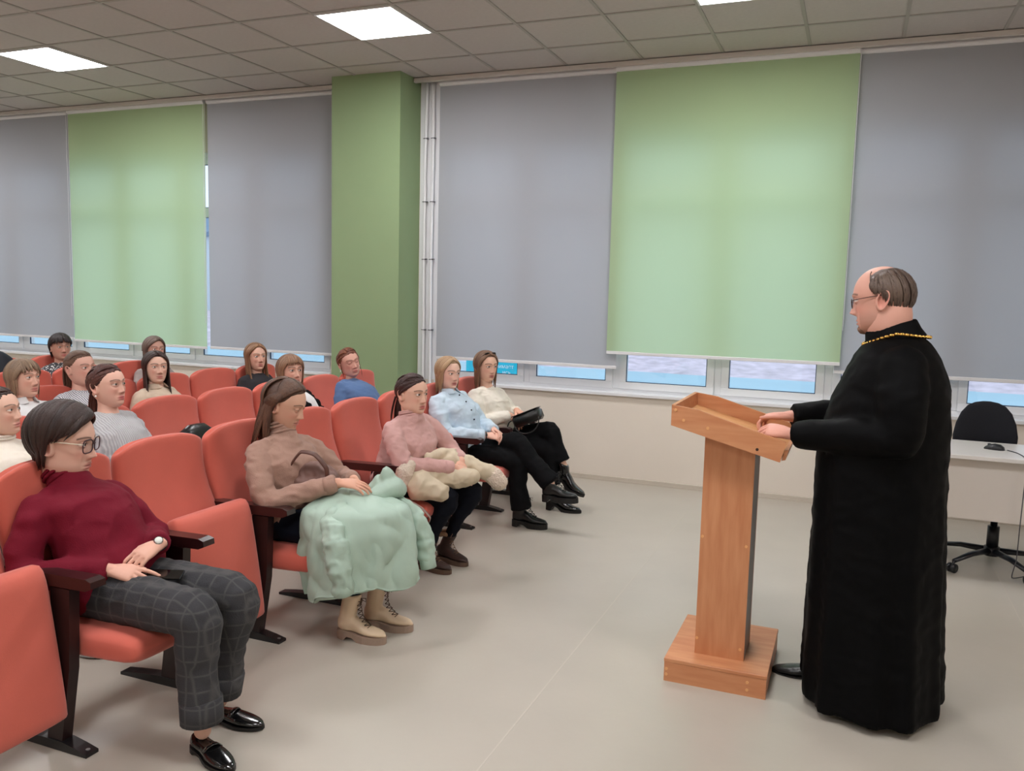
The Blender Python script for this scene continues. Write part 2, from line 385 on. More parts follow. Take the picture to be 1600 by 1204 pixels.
# ================================================================= outside the windows
M_snow = mat('trampled_snow', (206, 190, 200), .9, bump=.5, bscale=3, var=.25, vscale=2.5)
M_road = mat('icy_road', (160, 190, 204), .7, var=.05, vscale=.6)
og = G().box(-60, 60, 1.0, 17.5, -.75, -.6).obj('ground_outside', M_road); tag(og, kind='structure')
V = []; Fc = []; nx, ny = 90, 24
for j in range(ny+1):
    for i in range(nx+1):
        x = -60+120*i/nx; y = 17.3+j*1.6
        V.append((x, y, -.62+min(1, j/4)*.35+.22*math.sin(x*1.3+j)*math.sin(x*.37+2*j)*(j > 0)+.03*j))
for j in range(ny):
    for i in range(nx): a = j*(nx+1)+i; Fc.append((a, a+1, a+nx+2, a+nx+1))
tag(put('ground_snow_bank', mesh('ground_snow_bank', V, Fc, M_snow, True)), kind='structure')
o = empty('low_outbuilding', (9.5, 30, -.1), 'low pinkish outbuilding beyond the snow seen under the right blind', 'building')
G().box(-6, 6, -1.5, 2, 0, 2.4).obj('wall', mat('pink_render', (206, 186, 206), .9, var=.05), o)
G().prism([(-2.0, 2.4), (2.5, 2.4), (.3, 3.4)], 0, -6.3, 6.3).obj('roof', mat('roof_snow', (214, 226, 236), .9), o)
o = empty('turquoise_sign', (-1.95, 6.0, -.6), 'turquoise notice board with white lettering outside the window beside the white sweater', 'sign')
G().box(-.52, .42, -.02, .02, .76, 1.45, .005).obj('panel', mat('turquoise_panel', (40, 196, 218), .5), o)
for x in (-.4, .3): G().box(x-.03, x+.03, .02, .07, 0, 1.5).obj('post', mat('grey_post', (170, 176, 184), .5), o)
for n, (tx, z, s, xx) in enumerate((('инимает', .965, .075, -.02), ('ись', .865, .075, .16))):
    cu = bpy.data.curves.new('lettering', 'FONT'); cu.body = tx; cu.size = s*1.25; cu.extrude = .002; cu.materials.append(mat('white_letters', (240, 250, 250), .6))
    t0 = bpy.data.objects.new('t', cu); COL.objects.link(t0); me = bpy.data.meshes.new_from_object(t0.evaluated_get(bpy.context.evaluated_depsgraph_get())); bpy.data.objects.remove(t0)
    t = put('lettering', me, o, (xx, -.026, z)); t.rotation_euler = (math.pi/2, 0, 0)
for (x, y, s) in ((-22, 34, 1.2), (-40, 38, 1.4)):
    o = empty('far_house', (x, y, -.3), 'pale house far outside the left windows' if x > -30 else 'second pale house farther left outside the left windows', 'building')
    G().box(-4*s, 4*s, -3, 3, 0, 5).obj('wall', mat('house_wall', (214, 222, 230), .9), o)
    G().prism([(-3.4, 5), (3.4, 5), (0, 7)], 0, -4.2*s, 4.2*s).obj('roof', mat('house_roof', (120, 140, 168), .8), o)
    for xx in (-2.4, 0, 2.4): G().box(xx*s-.6, xx*s+.6, -3.03, -2.98, 1.1, 2.6).obj('window', mat('house_glass', (90, 120, 160), .2), o)
# ================================================================= theatre seats
S0, PIT, ROW = -5.0976, .526, .9936
M_or = mat('orange_upholstery', (205, 98, 81), .85, bump=.12, bscale=500, var=.05, vscale=7, sheen=.25)
M_dk = mat('dark_lacquered_wood', (44, 20, 20), .28, bump=.03, bscale=30, coat=.3)
M_blk = mat('black_metal', (22, 20, 22), .4)
def seat_meshes():
    hw = PIT/2-.009; n = 40
    # backrest
    R = []; zs = [.40, .405, .43, .50, .57, .65, .72, .79, .85, .90, .935, .955, .965, .968]
    for i, z in enumerate(zs):
        t = (z-.40)/(.968-.40); xf = 1.068-.165*t-.02*math.sin(math.pi*t)+.012*math.sin(2*math.pi*t); d = .105-.05*t
        k = 1.0 if 1 < i < len(zs)-4 else {0: .80, 1: .93, len(zs)-4: .98, len(zs)-3: .92, len(zs)-2: .76, len(zs)-1: .4}[i]
        w = hw*(.95+.05*min(1, t*2.5))*(1 if i < len(zs)-4 else (1, .995, .985, .95)[i-len(zs)+4])
        r = ering((xf-d/2, 0, z), (d/2*k, 0, 0), (0, w, 0), n, .55)
        u = r[:, 1]/hw; r[:, 2] -= (.02*u*u+.036*np.abs(u)**5)*max(0, t-.25)/.75; fr = r[:, 0] > xf-d/2
        r[fr, 0] += .020*(u[fr]**2-.3)*(.4+t)*(1-np.abs(u[fr])**8)       # concave across
        r[fr, 0] += .006*math.exp(-((t-.72)/.05)**2)*np.exp(-(u[fr]/.45)**2)
        R.append(r)
    b = G().loft(R)
    # seat cushion, lowered, front at +x
    R = []; xs = [.955, .965, 1.0, 1.1, 1.2, 1.3, 1.38, 1.44, 1.475, 1.493, 1.5]
    for i, x in enumerate(xs):
        t = (x-.955)/.545; k = (.7, .92, 1, 1, 1, 1, 1, .97, .86, .62, .28)[i]; w = (hw-.012)*(1-.05*t)*(1 if i < 8 else (.985, .96, .90)[i-8])
        R.append(ering((x, 0, .365+.012*t), (0, w, 0), (0, 0, .056*k+.006*math.sin(math.pi*t)*k), n, .5))
    c = G().loft(R)
    return b, c
_b, _c = seat_meshes()
me_back = mesh('backrest', _b.arr()-(1.1, 0, 0), _b.F, M_or, True)
me_cush = mesh('seat_cushion', _c.arr()-(1.19, 0, .365), _c.F, M_or, True)
_g = G().box(-.02, .30, -.028, .028, .598, .632, .008); _v = _g.arr(); _v[:, 2] += .012*np.clip((.1-_v[:, 0])/.3, -1, 1)
_g = G().prism([(.80, .588), (1.36, .600), (1.388, .612), (1.385, .634), (1.36, .642), (.80, .628)], 1, -.031, .031)
me_arm = mesh('armrest', _g.arr()-(1.1, 0, 0), _g.F, M_dk)
_g = G().prism([(1.145, .02), (1.215, .02), (1.262, .30), (1.275, .59), (1.185, .59), (1.185, .30)], 1, -.021, .021)
_g.prism([(.93, .34), (1.2, .34), (1.2, .40), (.93, .42)], 1, -.016, .016)
me_post = mesh('leg', _g.arr()-(1.1, 0, 0), _g.F, mat('dark_brown_post', (38, 20, 20), .4))
_g = G().prism([(.93, 0), (1.335, 0), (1.335, .012), (1.28, .024), (1.22, .034), (1.12, .034), (1.0, .022), (.93, .012)], 1, -.026, .026)
me_foot = mesh('foot', _g.arr()-(1.1, 0, 0), _g.F, M_blk)
_g = G().tube([(0, 0, .012), (0, 0, .018)], .008, 8); me_bolt = mesh('bolt', _g.arr(), _g.F, mat('steel_bolt', (130, 130, 130), .4, .8))
def stanchion(o, y):
    l = put('leg', me_post, o, (0, y, 0)); put('foot', me_foot, l, (0, 0, 0)); put('bolt', me_bolt, l, (.215, 0, 0)); put('armrest', me_arm, o, (0, y, 0))
ORD = ['window-end seat', 'second seat from the window end', 'third seat from the window end', 'fourth seat from the window end', 'fifth seat from the window end', 'sixth seat from the window end', 'seventh seat from the window end', 'eighth seat from the window end', 'ninth seat from the window end']
RN = ['front', 'second', 'third', 'fourth', 'rear fifth']
def seat_y(row, k): return S0+PIT*(k+.5)+PIT*[0, 0, -.1, .12, .2][row]
ROWS = {0: range(-1, 8), 1: range(1, 8), 2: range(2, 8), 3: range(3, 7), 4: range(4, 7)}
OCC = {(0, 0), (0, 2), (0, 4), (0, 6), (0, 7), (1, 1), (1, 2), (1, 5), (1, 7), (2, 3), (2, 4), (2, 5), (2, 7), (3, 6), (4, 6)}
for row, ks in ROWS.items():
    last = max(ks)
    for k in ks:
        occ = (row, k) in OCC or (row, k) in ((0, 3), (1, 3))
        if (row, k) == (2, 3): occ = True
        st = 'with its cushion folded up' if not occ else 'in use, cushion lowered' if (row, k) in OCC else 'empty with its cushion lowered'
        o = empty('theatre_seat', (1.1-ROW*row, seat_y(row, k), 0), 'orange %s-row theatre seat %s, %s' % (RN[row], st, ORD[last-k]), 'theatre seat', 'orange theatre seats in rows')
        put('backrest', me_back, o)
        c = put('seat_cushion', me_cush, o, (.09, 0, .365))
        if not occ: c.rotation_euler[1] = -math.radians(97); c.location = (.10, 0, .365)
        stanchion(o, -PIT/2)
        if k == last: stanchion(o, PIT/2)

# ================================================================= lectern
M_wood = mat('beech_laminate', (192, 126, 86), .42, pattern='wood', rgb2=(206, 145, 104), pscale=5, stretch=(6, 6, .7), bump=.02, bscale=40, spec=.4)
M_woodh = mat('beech_laminate_horizontal', (194, 128, 88), .42, pattern='wood', rgb2=(208, 148, 106), pscale=5, stretch=(.8, 6, 6), bump=.02, bscale=40, spec=.4)
M_woodl = mat('tray_bottom_laminate', (206, 150, 96), .38, pattern='wood', rgb2=(218, 166, 112), pscale=5, stretch=(.8, 6, 6))
M_scr = mat('screw_cap', (222, 166, 112), .5)
lx, ly = 3.24, -3.40
L = empty('lectern', (lx, ly, 0), 'beech-coloured wooden lectern with a sloping tray and block base', 'lectern')
bs = G().box(-.21, .21, -.272, .27, 0, .085).box(-.212, .212, -.274, .272, .085, .101, .002).obj('base', M_woodh, L)
zt_ = lambda x: 1.10-.2656*(x+lx-3.008)-.001
cpan = [(-.102, .101), (.105, .101), (.105, zt_(.105)), (-.102, zt_(-.102))]
cl = G().prism(cpan, 1, -.165, -.149).prism(cpan, 1, .045, .061).box(-.102, -.086, -.149, .045, .101, zt_(-.086)-.004).obj('column', M_wood, L)
G().box(.087, .1045, -.149, .045, .101, zt_(.1045)-.004).obj('rear_panel', mat('grey_panel', (128, 122, 118), .5), cl)
th = math.radians(-15.0)
def slope(x): return 1.082+(x-3.01)*math.tan(th)
x0, x1 = 3.008, 3.45
tr = empty('x', (0, 0, 0), None, None); bpy.data.objects.remove(tr)
xe = x1+.085*math.sin(-th)
side = [(x0-lx, 1.10), (x1-lx, .985), (xe-lx-.003, 1.068), (3.115-lx, 1.172), (x0-lx, 1.186)]
tray = G().prism([(x0+.014-lx, 1.112), (x1-lx+.004, .997), (x1-lx+.008, 1.013), (x0+.014-lx, 1.128)], 1, -.236, .28).obj('tray_bottom', M_woodl, L)
G().prism(side, 1, -.252, -.236).obj('tray_side', M_woodh, L); G().prism(side, 1, .28, .296).obj('tray_side', M_woodh, L)
G().box(x0-lx-.001, x0+.015-lx, -.236, .28, 1.10, 1.186).obj('tray_front', M_woodh, L)
G().prism([(x1-lx+.004, .990), (x1-lx+.020, .994), (x1-lx+.030, 1.036), (x1-lx+.014, 1.032)], 1, -.236, .28).obj('tray_ledge', M_woodh, L)
def cap(x, z, y, dark=False, par=L):
    g = G(); g.tube([(x, y, z), (x, y-.0025, z)], .0062, 10); g.obj('screw_cap', M_scr if not dark else mat('screw_hole', (60, 34, 24), .6), par)
for x, z in ((-.215, 1.165), (-.18, 1.125), (-.08, 1.10)): cap(x, z, -.252)
cap(.12, 1.03, -.252, True)
for x, z in ((-.093, .62), (.09, .60), (-.095, .17), (.088, .15)): cap(x, z, -.165)
for x, z in ((-.2, .055), (-.2, .03), (.135, .06), (.135, .028)): cap(x, z, -.272)

# ================================================================= desk, mouse, office chair
M_desk = mat('pale_grey_desk', (226, 222, 218), .35)
D = empty('desk', (4.9, -1.28, 0), 'white office desk with a modesty panel at the right edge', 'desk')
G().box(-.95, .95, -.31, .31, .725, .75, .003).obj('desk_top', M_desk, D)
G().box(-.9, .9, -.24, -.222, .355, .725).obj('modesty_panel', mat('desk_panel', (214, 206, 198), .5), D)
for s in (-1, 1): G().box(s*.9-.012, s*.9+.012, -.27, .27, 0, .725).obj('side_panel', M_desk, D)
mo = empty('computer_mouse', (4.535, -1.27, .75), 'black wired computer mouse lying on the white desk', 'mouse')
R = [ering((x, 0, .0), (0, w, 0), (0, 0, h), 16, .8) for x, w, h in ((-.055, .008, .006), (-.05, .022, .02), (-.03, .031, .034), (0, .033, .037), (.03, .030, .028), (.052, .024, .014), (.058, .010, .006))]
R = [np.c_[r[:, 0], r[:, 1], np.maximum(r[:, 2], 0)] for r in R]
mb = G().loft(R); mb.obj('shell', mat('black_plastic', (30, 32, 36), .35), mo, True)
g = G(); g.ell((.03, 0, .028), (.011, .004, .008)); g.obj('wheel', mat('grey_rubber', (80, 82, 86), .6), mo, True)
mo.rotation_euler[2] = math.radians(160)
P = [(4.60, -1.295, .755), (4.64, -1.36, .753), (4.655, -1.45, .753), (4.655, -1.56, .755), (4.655, -1.602, .745), (4.655, -1.608, .70), (4.652, -1.606, .55), (4.65, -1.60, .35), (4.655, -1.56, .15), (4.66, -1.45, .01), (4.8, -1.3, .006)]
P = np.array(P); tt = np.linspace(0, len(P)-1, 60); P = np.stack([catmull(None, P[:, i], tt) for i in range(3)], 1)
g = G(); g.tube(P, .003, 6); tag(g.obj('mouse_cable', mat('grey_cable', (70, 70, 74), .6), None, True), 'thin grey mouse cable hanging over the desk front', 'cable')
M_ch = mat('black_chair_fabric', (16, 18, 26), .9, bump=.2, bscale=300); M_chp = mat('black_chair_plastic', (20, 22, 28), .35)
K = empty('office_chair', (4.575, -1.22, 0), 'black swivel office chair behind the white desk', 'office chair')
g = G(); g.tube([(0, 0, .075), (0, 0, .13)], .045, 16); g.obj('hub', M_chp, K, True)
g = G(); g.tube([(0, 0, .12), (0, 0, .26)], .034, 14); g.tube([(0, 0, .26), (0, 0, .44)], .02, 14); g.obj('gas_lift', M_chp, K, True)
for i in range(5):
    a = math.radians(-72+72*i+10); d = np.array([math.cos(a), math.sin(a), 0])
    g = G(); g.tube([d*.03+(0, 0, .105), d*.18+(0, 0, .10), d*.33+(0, 0, .072)], [(.026, .02), (.022, .016), (.016, .012)], 10); lg = g.obj('leg', M_chp, K, True)
    sd = np.array([-d[1], d[0], 0])
    g = G()
    for s in (-1, 1): c = d*.345+(0, 0, .031)+sd*s*.014; g.tube([c-sd*.008, c+sd*.008], .029, 14)
    g.tube([d*.335+(0, 0, .03), d*.335+(0, 0, .075)], .008, 8); g.obj('caster', M_chp, lg, True)
R = [ering((0, .03, z), (w, 0, 0), (0, w*.95, 0), 28, .7) for z, w in ((.43, .16), (.44, .21), (.46, .235), (.49, .235), (.51, .21), (.515, .15))]
G().loft(R).obj('seat', M_ch, K, True)
R = []
for z, w, d in ((.66, .10, .012), (.67, .165, .03), (.70, .19, .036), (.78, .192, .036), (.86, .178, .036), (.93, .15, .034), (.975, .112, .03), (.995, .07, .022), (1.003, .025, .01)):
    r = ering((-.05, .36, z), (w, 0, 0), (0, d, 0), 28, .8); r[:, 1] -= .06*(r[:, 0]/.2)**2; R.append(r)
G().loft(R).obj('backrest', M_ch, K, True)
g = G(); g.tube([(0, .1, .45), (-.02, .3, .46), (-.05, .40, .55), (-.05, .395, .75)], [(.03, .008)]*4, 8); g.obj('back_bar', M_chp, K, True)
for s in (-1, 1):
    g = G(); g.tube([(s*.2, .1, .45), (s*.27, .1, .5), (s*.275, .1, .66)], .014, 8); g.tube([(s*.275, -.02, .67), (s*.275, .22, .67)], [(.028, .014)]*2, 10); g.obj('armrest', M_chp, K, True)
# ================================================================= people: builders
M_skin = mat('skin', attr=True, rough=.5, spec=.35, bump=.03, bscale=400)
M_eye = mat('eyeball', attr=True, rough=.12, spec=.6)
M_lens = gm
def hair_mat(name, rgb): return mat(name, attr=True, rough=.42, spec=.4, bump=.35, bscale=260, stretch=(1, 1, .12))
M_hair = hair_mat('hair', None)
HZ = np.array([-.118, -.112, -.104, -.095, -.085, -.070, -.055, -.040, -.020, 0, .02])
HF = np.array([.050, .064, .074, .079, .080, .0815, .083, .085, .086, .088, .0925])
HB = np.array([.000, .008, .014, .022, .034, .052, .068, .080, .091, .098, .1005])
HW = np.array([.020, .030, .040, .047, .053, .0600, .0648, .0682, .0712, .0738, .0760])
def _prof(z, T): 
    zz = np.linspace(-.118, .02, 140); v = np.interp(zz, HZ, T); k = np.ones(9)/9; v = np.convolve(np.pad(v, 4, mode='edge'), k, 'valid'); return np.interp(z, zz, v)
def head_geo(res=1.0, skin=(214, 168, 148), lip=(190, 112, 106), brow=(84, 60, 48), eye_open=1.0, fat=0.0, nose=1.0, beard=None, male=False, smile=0.0, chin=0.0):
    nr = int(92*res); zs = np.concatenate([np.linspace(-.118, .085, nr), .112-.027*(1-np.linspace(0, 1, 14)[1:])**2]); zs[-1] = .1124
    nc = int(116*res); b = np.arange(nc)/nc*2*math.pi-math.pi; a = b-.45*np.sin(b)
    V = []
    for z in zs:
        if z < .02: xf, xb, w = _prof(z, HF), _prof(z, HB), _prof(z, HW)
        else: k = math.sqrt(max(0, 1-((z-.02)/.0925)**2)); xf, xb, w = .0925*k, .1005*k, .076*k
        lo = math.exp(-((z+.085)/.035)**2); w += fat*.012*lo; xf += fat*.002*lo; 
        if z < -.08: xb += fat*.01; xf -= 0
        ca, sa = np.cos(a), np.sin(a); p = .88
        y = w*np.sign(sa)*np.abs(sa)**p; x = np.where(ca > 0, xf, xb)*np.sign(ca)*np.abs(ca)**p
        V.append(np.c_[x, y, np.full(nc, z)])
    V = np.vstack(V); x, y, z = V[:, 0].copy(), V[:, 1].copy(), V[:, 2].copy(); ay = np.abs(y)
    fm = np.clip((x-.02)/.03, 0, 1); E = np.exp
    prot = np.interp(z, [-.054, -.047, -.039, -.030, -.012, .008, .022], [0, .011, .0235*nose, .0195*nose, .0115, .005, .0]); sig = np.interp(z, [-.05, -.038, -.015, .01], [.0125, .0115, .0075, .0065])
    dx = prot*E(-(y/sig)**2/1.1)+.0065*E(-((ay-.0125)/.0058)**2-((z+.0415)/.0062)**2)
    dx += -.0105*E(-((ay-.030)/.017)**2-((z-.002)/.0115)**2)+.0035*E(-((z-.021)/.008)**2)*E(-(ay/.05)**4)*(1.5 if male else .8)
    dx += .005*E(-((ay-.040)/.018)**2-((z+.024)/.016)**2)
    m = E(-(y/.0225)**4); zl = z-smile*.006*(ay/.02)**2
    dx += .0062*E(-((zl+.0662)/.0040)**2)*m+.0066*E(-((zl+.0775)/.0048)**2)*m-.0042*E(-((zl+.0713)/.0016)**2)*m-.003*E(-((z+.0885)/.005)**2)*E(-(y/.02)**2)
    dx += (.006+chin)*E(-(y/.02)**2-((z+.101)/.010)**2)+(fat*.004)*E(-((ay-.035)/.02)**2-((z+.06)/.02)**2)
    dx += -.0025*E(-((ay-.030-(.035-z*-1)*0)/.006)**2-((z+.055)/.016)**2)*(.5+fat)     # nasolabial fold
    x = x+dx*fm
    # lids
    s = .0155; ex = .0735
    q = (ay-.031)/s; zu = .002+.0050*(1-q**2)*eye_open; zd = .002-.0036*(1-q**2)*(.35+.65*eye_open)
    dist = np.sqrt((ay-.031)**2+(z-.002)**2); R2 = .0140**2-(ay-.031)**2-(z-.002)**2
    lidx = ex+np.sqrt(np.maximum(R2, 0)); near = (dist < .0136) & (x > .03)
    x = np.where(near, np.maximum(x, lidx), x); ins = (np.abs(q) < 1) & (z < zu) & (z > zd) & (x > .03) & (eye_open > .2)
    x = np.where(ins, ex-.004, x)
    V = np.c_[x, y, z]; n = nc; F = []
    for j in range(len(zs)-1):
        for i in range(n): F.append((j*n+i, j*n+(i+1) % n, (j+1)*n+(i+1) % n, (j+1)*n+i))
    e = len(V); V = np.vstack([V, [.01, 0, -.119], [0, 0, .1125]])
    for i in range(n): F.append((e, (i+1) % n, i)); F.append((e+1, e-n+i, e-n+(i+1) % n))
    sk = np.array(lin(skin)); C = np.tile(sk, (len(V), 1)); X, Y, Z = V.T; AY = np.abs(Y); fm = (X > .03)
    def mixc(wt, c): 
        nonlocal C; wt = np.clip(wt, 0, 1)[:, None]; C = C*(1-wt)+np.array(lin(c))*wt
    mixc(.32*E(-((AY-.042)/.02)**2-((Z+.03)/.02)**2)*fm, (226, 140, 126)); mixc(.3*E(-(Y/.012)**2-((Z+.038)/.012)**2)*fm, (222, 136, 122))
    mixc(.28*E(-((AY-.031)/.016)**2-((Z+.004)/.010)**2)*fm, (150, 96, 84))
    lw = E(-(Y/.0245)**6)*(((Z < -.0605) & (Z > -.0825)).astype(float))*(Z < -.0605-.00*AY)*fm; mixc(.85*lw*(1-.6*(AY/.026)**2), lip)
    mixc(.55*E(-((Z+.0713-smile*.006*(AY/.02)**2)/.0012)**2)*E(-(Y/.024)**6)*fm, (96, 44, 42))
    bz = .0205+.006*(1-((AY-.034)/.026)**2); mixc(.85*E(-((Z-bz)/.0030)**4)*(AY > .011)*(AY < .056)*fm, brow)
    qq = (AY-.031)/s; zu2 = .002+.0050*(1-qq**2)*eye_open if eye_open > .2 else .002-.0044*(1-qq**2)*.35
    mixc(.8*E(-((Z-zu2-.0008)/.0013)**2)*(np.abs(qq) < 1.12)*fm, (58, 38, 34))
    mixc(.7*E(-((AY-.0065)/.0035)**2-((Z+.0478)/.0022)**2)*fm, (92, 48, 44))
    if beard is not None:
        g = E(-(Y/.034)**4)*np.clip((-.084-Z)/.008, 0, 1)*fm; mixc(.62*g, beard); mixc(.40*E(-(Y/.028)**4)*E(-((Z+.056)/.005)**2)*fm, beard); mixc(.26*np.clip((-.03-Z)/.03, 0, 1)*(X > -.015)*(X < .07), beard)
    # ears
    for sgn in (-1, 1):
        nn = 20; t = np.arange(nn)*2*math.pi/nn; k = 1.12 if male else 1.0
        ox = .019*k*np.cos(t)*(1+.18*np.sin(t)); oz = .031*k*np.sin(t)
        rr = [(1.0, -.004), (1.04, .006), (.95, .0125), (.80, .0105), (.62, .004), (.3, .003)]
        base = np.array([-.010, 0, -.006]); rings = []
        for sc, yo in rr:
            xx = ox*sc; zz = oz*sc; tilt = .25
            rings.append(np.c_[base[0]+xx*math.cos(tilt)-zz*math.sin(tilt)-yo*.5, np.full(nn, sgn*(.0725+yo)), base[2]+xx*math.sin(tilt)*0+zz])
        v = np.vstack(rings); f = []
        for j in range(len(rr)-1):
            for i in range(nn):
                q4 = (j*nn+i, j*nn+(i+1) % nn, (j+1)*nn+(i+1) % nn, (j+1)*nn+i); f.append(q4 if sgn < 0 else q4[::-1])
        f.append(tuple(range(5*nn, 6*nn)) if sgn < 0 else tuple(range(6*nn-1, 5*nn-1, -1)))
        o = len(V); V = np.vstack([V, v]); F += [tuple(i+o for i in ff) for ff in f]
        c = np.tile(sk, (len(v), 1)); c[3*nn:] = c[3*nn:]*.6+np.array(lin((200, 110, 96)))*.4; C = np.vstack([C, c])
    return V, F, C
def eye_geo(side, look=(1, 0, 0), iris=(86, 74, 60)):
    g = G(); M = np.eye(3); g.ell((0, 0, 0), (.0128,)*3, 20, 14); V = g.arr(); d = V/.0128@nrm(look); C = np.tile(np.array(lin((232, 226, 220))), (len(V), 1))
    C[d > .83] = lin(iris); C[d > .95] = lin((14, 10, 10)); return V+(.0735, side*.031, .002), g.F, C

def frame(yaw, pitch=0, roll=0):
    """rotation whose x axis is the facing direction; pitch>0 looks down, roll>0 tilts the head to its right"""
    return np.array(Matrix.Rotation(yaw, 3, 'Z') @ Matrix.Rotation(pitch, 3, 'Y') @ Matrix.Rotation(roll, 3, 'X'))

# ---- hair: a cap that follows the hairline plus swept locks
def hl(u, style):
    a = abs(math.degrees(u)); t = {'bald': ([0, 56, 62, 68, 78, 92, 110, 150, 180], [80, 66, 44, 20, 2, -4, -28, -46, -50]),
        'high': ([0, 30, 50, 68, 85, 100, 125, 180], [33, 31, 25, 8, -2, -8, -32, -42])}.get(style, ([0, 30, 50, 68, 85, 100, 125, 180], [34, 31, 24, 4, -6, -10, -34, -46]))
    return math.radians(np.interp(a, *t))
HC = np.array([-.004, 0, .020]); HR = np.array([.0975, .0765, .0925])
def sdir(u, e): return np.array([math.cos(e)*math.cos(u), math.cos(e)*math.sin(u), math.sin(e)])
def onscalp(d, off): 
    d = nrm(d); r = 1/np.linalg.norm(d/HR); return HC+d*(r+off)
def hair_geo(style, rgb, length=-.16, vol=.012, part=0.0, fringe=False, seed=1, dens=1.0, rgb2=None, wave=0.0, tail=.2, messy=.3, front=True, tailside=0.0, ears=False, drape=0.0):
    r = np.random.default_rng(seed); V = []; F = []; C = []; off = 0; base = np.array(lin(rgb)); alt = np.array(lin(rgb2 or tuple(min(255, int(c*1.35)+8) for c in rgb)))
    def addm(v, f, shade):
        nonlocal off; V.append(v); F.extend([tuple(i+off for i in ff) for ff in f]); C.append(np.tile(base*(1-shade)+alt*shade, (len(v), 1)) if np.isscalar(shade) else base*(1-shade[:, None])+alt*shade[:, None]); off += len(v)
    hs = 'bald' if style == 'bald' else ('high' if style in ('tied', 'bun', 'pony') else 'std')
    # cap
    nu, ne = (64, 16) if style != 'bald' else (160, 16); v = []
    for j in range(ne+1):
        for i in range(nu):
            u = -math.pi+2*math.pi*i/nu; e0 = hl(u, hs); e1 = math.pi/2 if style != 'bald' else max(e0+.02, math.radians(np.interp(abs(math.degrees(u)), [0, 56, 60, 66, 74, 86, 100, 140, 180], [80, 67, 46, 50, 58, 65, 69, 70, 66])))
            t = j/ne; e = e0+(e1-e0)*t; o = (-.003+min(1, t/.12)*(vol*.55+.003)) if style != 'bald' else (-.002+.0065*math.sin(math.pi*min(1, max(0, t)))**.5)
            v.append(onscalp(sdir(u, e), o))
    f = [(j*nu+i, j*nu+(i+1) % nu, (j+1)*nu+(i+1) % nu, (j+1)*nu+i) for j in range(ne) for i in range(nu)]
    if style == 'bald': f = [q for q in f if abs(-math.pi+2*math.pi*((q[0] % nu)+.5)/nu) > math.radians(59)]
    addm(np.array(v), f, r.random(len(v))*.35)
    def lock(P, w, th=.0045, shade=None):
        P = np.asarray(P); k = len(P); s = np.linspace(0, 1, k); R = [(w*(.55+.45*math.sin(math.pi*min(1, .25+a*.9)))*(1 if a < .75 else max(.12, (1-a)/.25)), th*(1 if a < .8 else max(.2, (1-a)/.2))) for a in s]
        T = P[1]-P[0]; out = P[0]-HC; v, f = tube(P, R, 6, True, flat=nrm(out)); addm(v, f, float(r.random()*.75) if shade is None else shade)
    def path(d0, d1, o0, o1, n=9):
        d0 = nrm(d0); d1 = nrm(d1); om = math.acos(np.clip(d0@d1, -1, 1)); out = []
        for i in range(n):
            t = i/(n-1); d = (math.sin((1-t)*om)*d0+math.sin(t*om)*d1)/max(1e-6, math.sin(om)) if om > 1e-3 else d0
            out.append(onscalp(d, o0+(o1-o0)*t+.004*math.sin(math.pi*t)))
        return out
    def hang(P, zend, inw=.0, n=7, wv=0.0, fwd=0.0):
        p = P[-1].copy(); d = P[-1]-P[-2]; z0 = p[2]
        if z0 <= zend: return P
        ph = r.random()*6
        for i in range(1, n+1):
            t = i/n; q = p.copy(); q[2] = z0+(zend-z0)*t; sp = 1-.0*t
            q[0] = p[0]+d[0]*.6*(1-math.exp(-3*t))+fwd*t*t+wv*math.sin(ph+t*9)*t; q[1] = p[1]*(1-inw*t)+wv*math.cos(ph+t*8)*t*.7; P = P+[q]
        return P
    if style in ('bob', 'long', 'short'):
        N = int(110*dens)
        for i in range(N):
            sg = 1 if i % 2 else -1; t = r.random(); ue = math.radians(62 + 118*t**.9) if not ears else math.radians(103+77*t)
            # root along the parting
            rt = math.radians(48+85*min(1, t*1.2)+r.normal()*3); rootd = np.array([math.cos(rt), part*.9+sg*.03+r.normal()*.02, math.sin(rt)])
            ee = math.radians(-18-10*r.random()) if style != 'short' else math.radians(np.interp(math.degrees(ue), [60, 85, 110, 180], [8, -2, -26, -46])+r.normal()*3)
            if style != 'short' and t < .10 and not ears: ee = math.radians(-5)
            if ears and t < .5:
                md = sdir(sg*math.radians(78+30*t), math.radians(22+8*r.random())); P0 = path(rootd, md, vol*.6, vol*.9, 7); P = P0+path(md, sdir(sg*ue, math.radians(-20)), vol*.9, vol*.9, 6)[1:]
                if style != 'short': P = hang(P, length+r.normal()*.01, inw=.0, wv=wave, fwd=drape*(1-2*t) if t < .25 else 0)
                lock(P, .0115+.004*r.random()); continue
            P = path(rootd, sdir(sg*ue, ee), vol*(.6 if style != 'short' else .9)+r.random()*.004, vol*(.75+.5*r.random()) if style != 'short' else .009+.006*r.random(), 12)
            if style != 'short': P = hang(P, length+r.normal()*.008*(1+3*messy)-(.0), inw=.10 if style == 'bob' else .05, wv=wave, fwd=drape*(1 if t < .3 else 0))
            elif ue > math.radians(98): P = hang(P, -.078+.008*r.normal(), inw=.12, n=4)
            lock(P, .0115+.004*r.random())
        if style == 'short':
            for i in range(int(60*dens)):
                u0 = r.uniform(-1.9, 1.9); P = path(nrm((-.35+.2*r.normal(), .15*r.normal(), .95)), sdir(u0*1.0, hl(u0, 'std')+math.radians(4+6*r.random())), vol*.95, .006+vol*.35*r.random(), 9); lock(P, .011)
        if fringe:
            for i in range(int(46*dens)):
                u = r.uniform(-.95, .95); P = path(nrm((.30, part+.45*math.sin(u), .9)), sdir(u*.92, math.radians(12-8*abs(u)+r.normal()*2.5)), vol*.8, vol*.85+.003*r.random(), 9); lock(P, .0095)
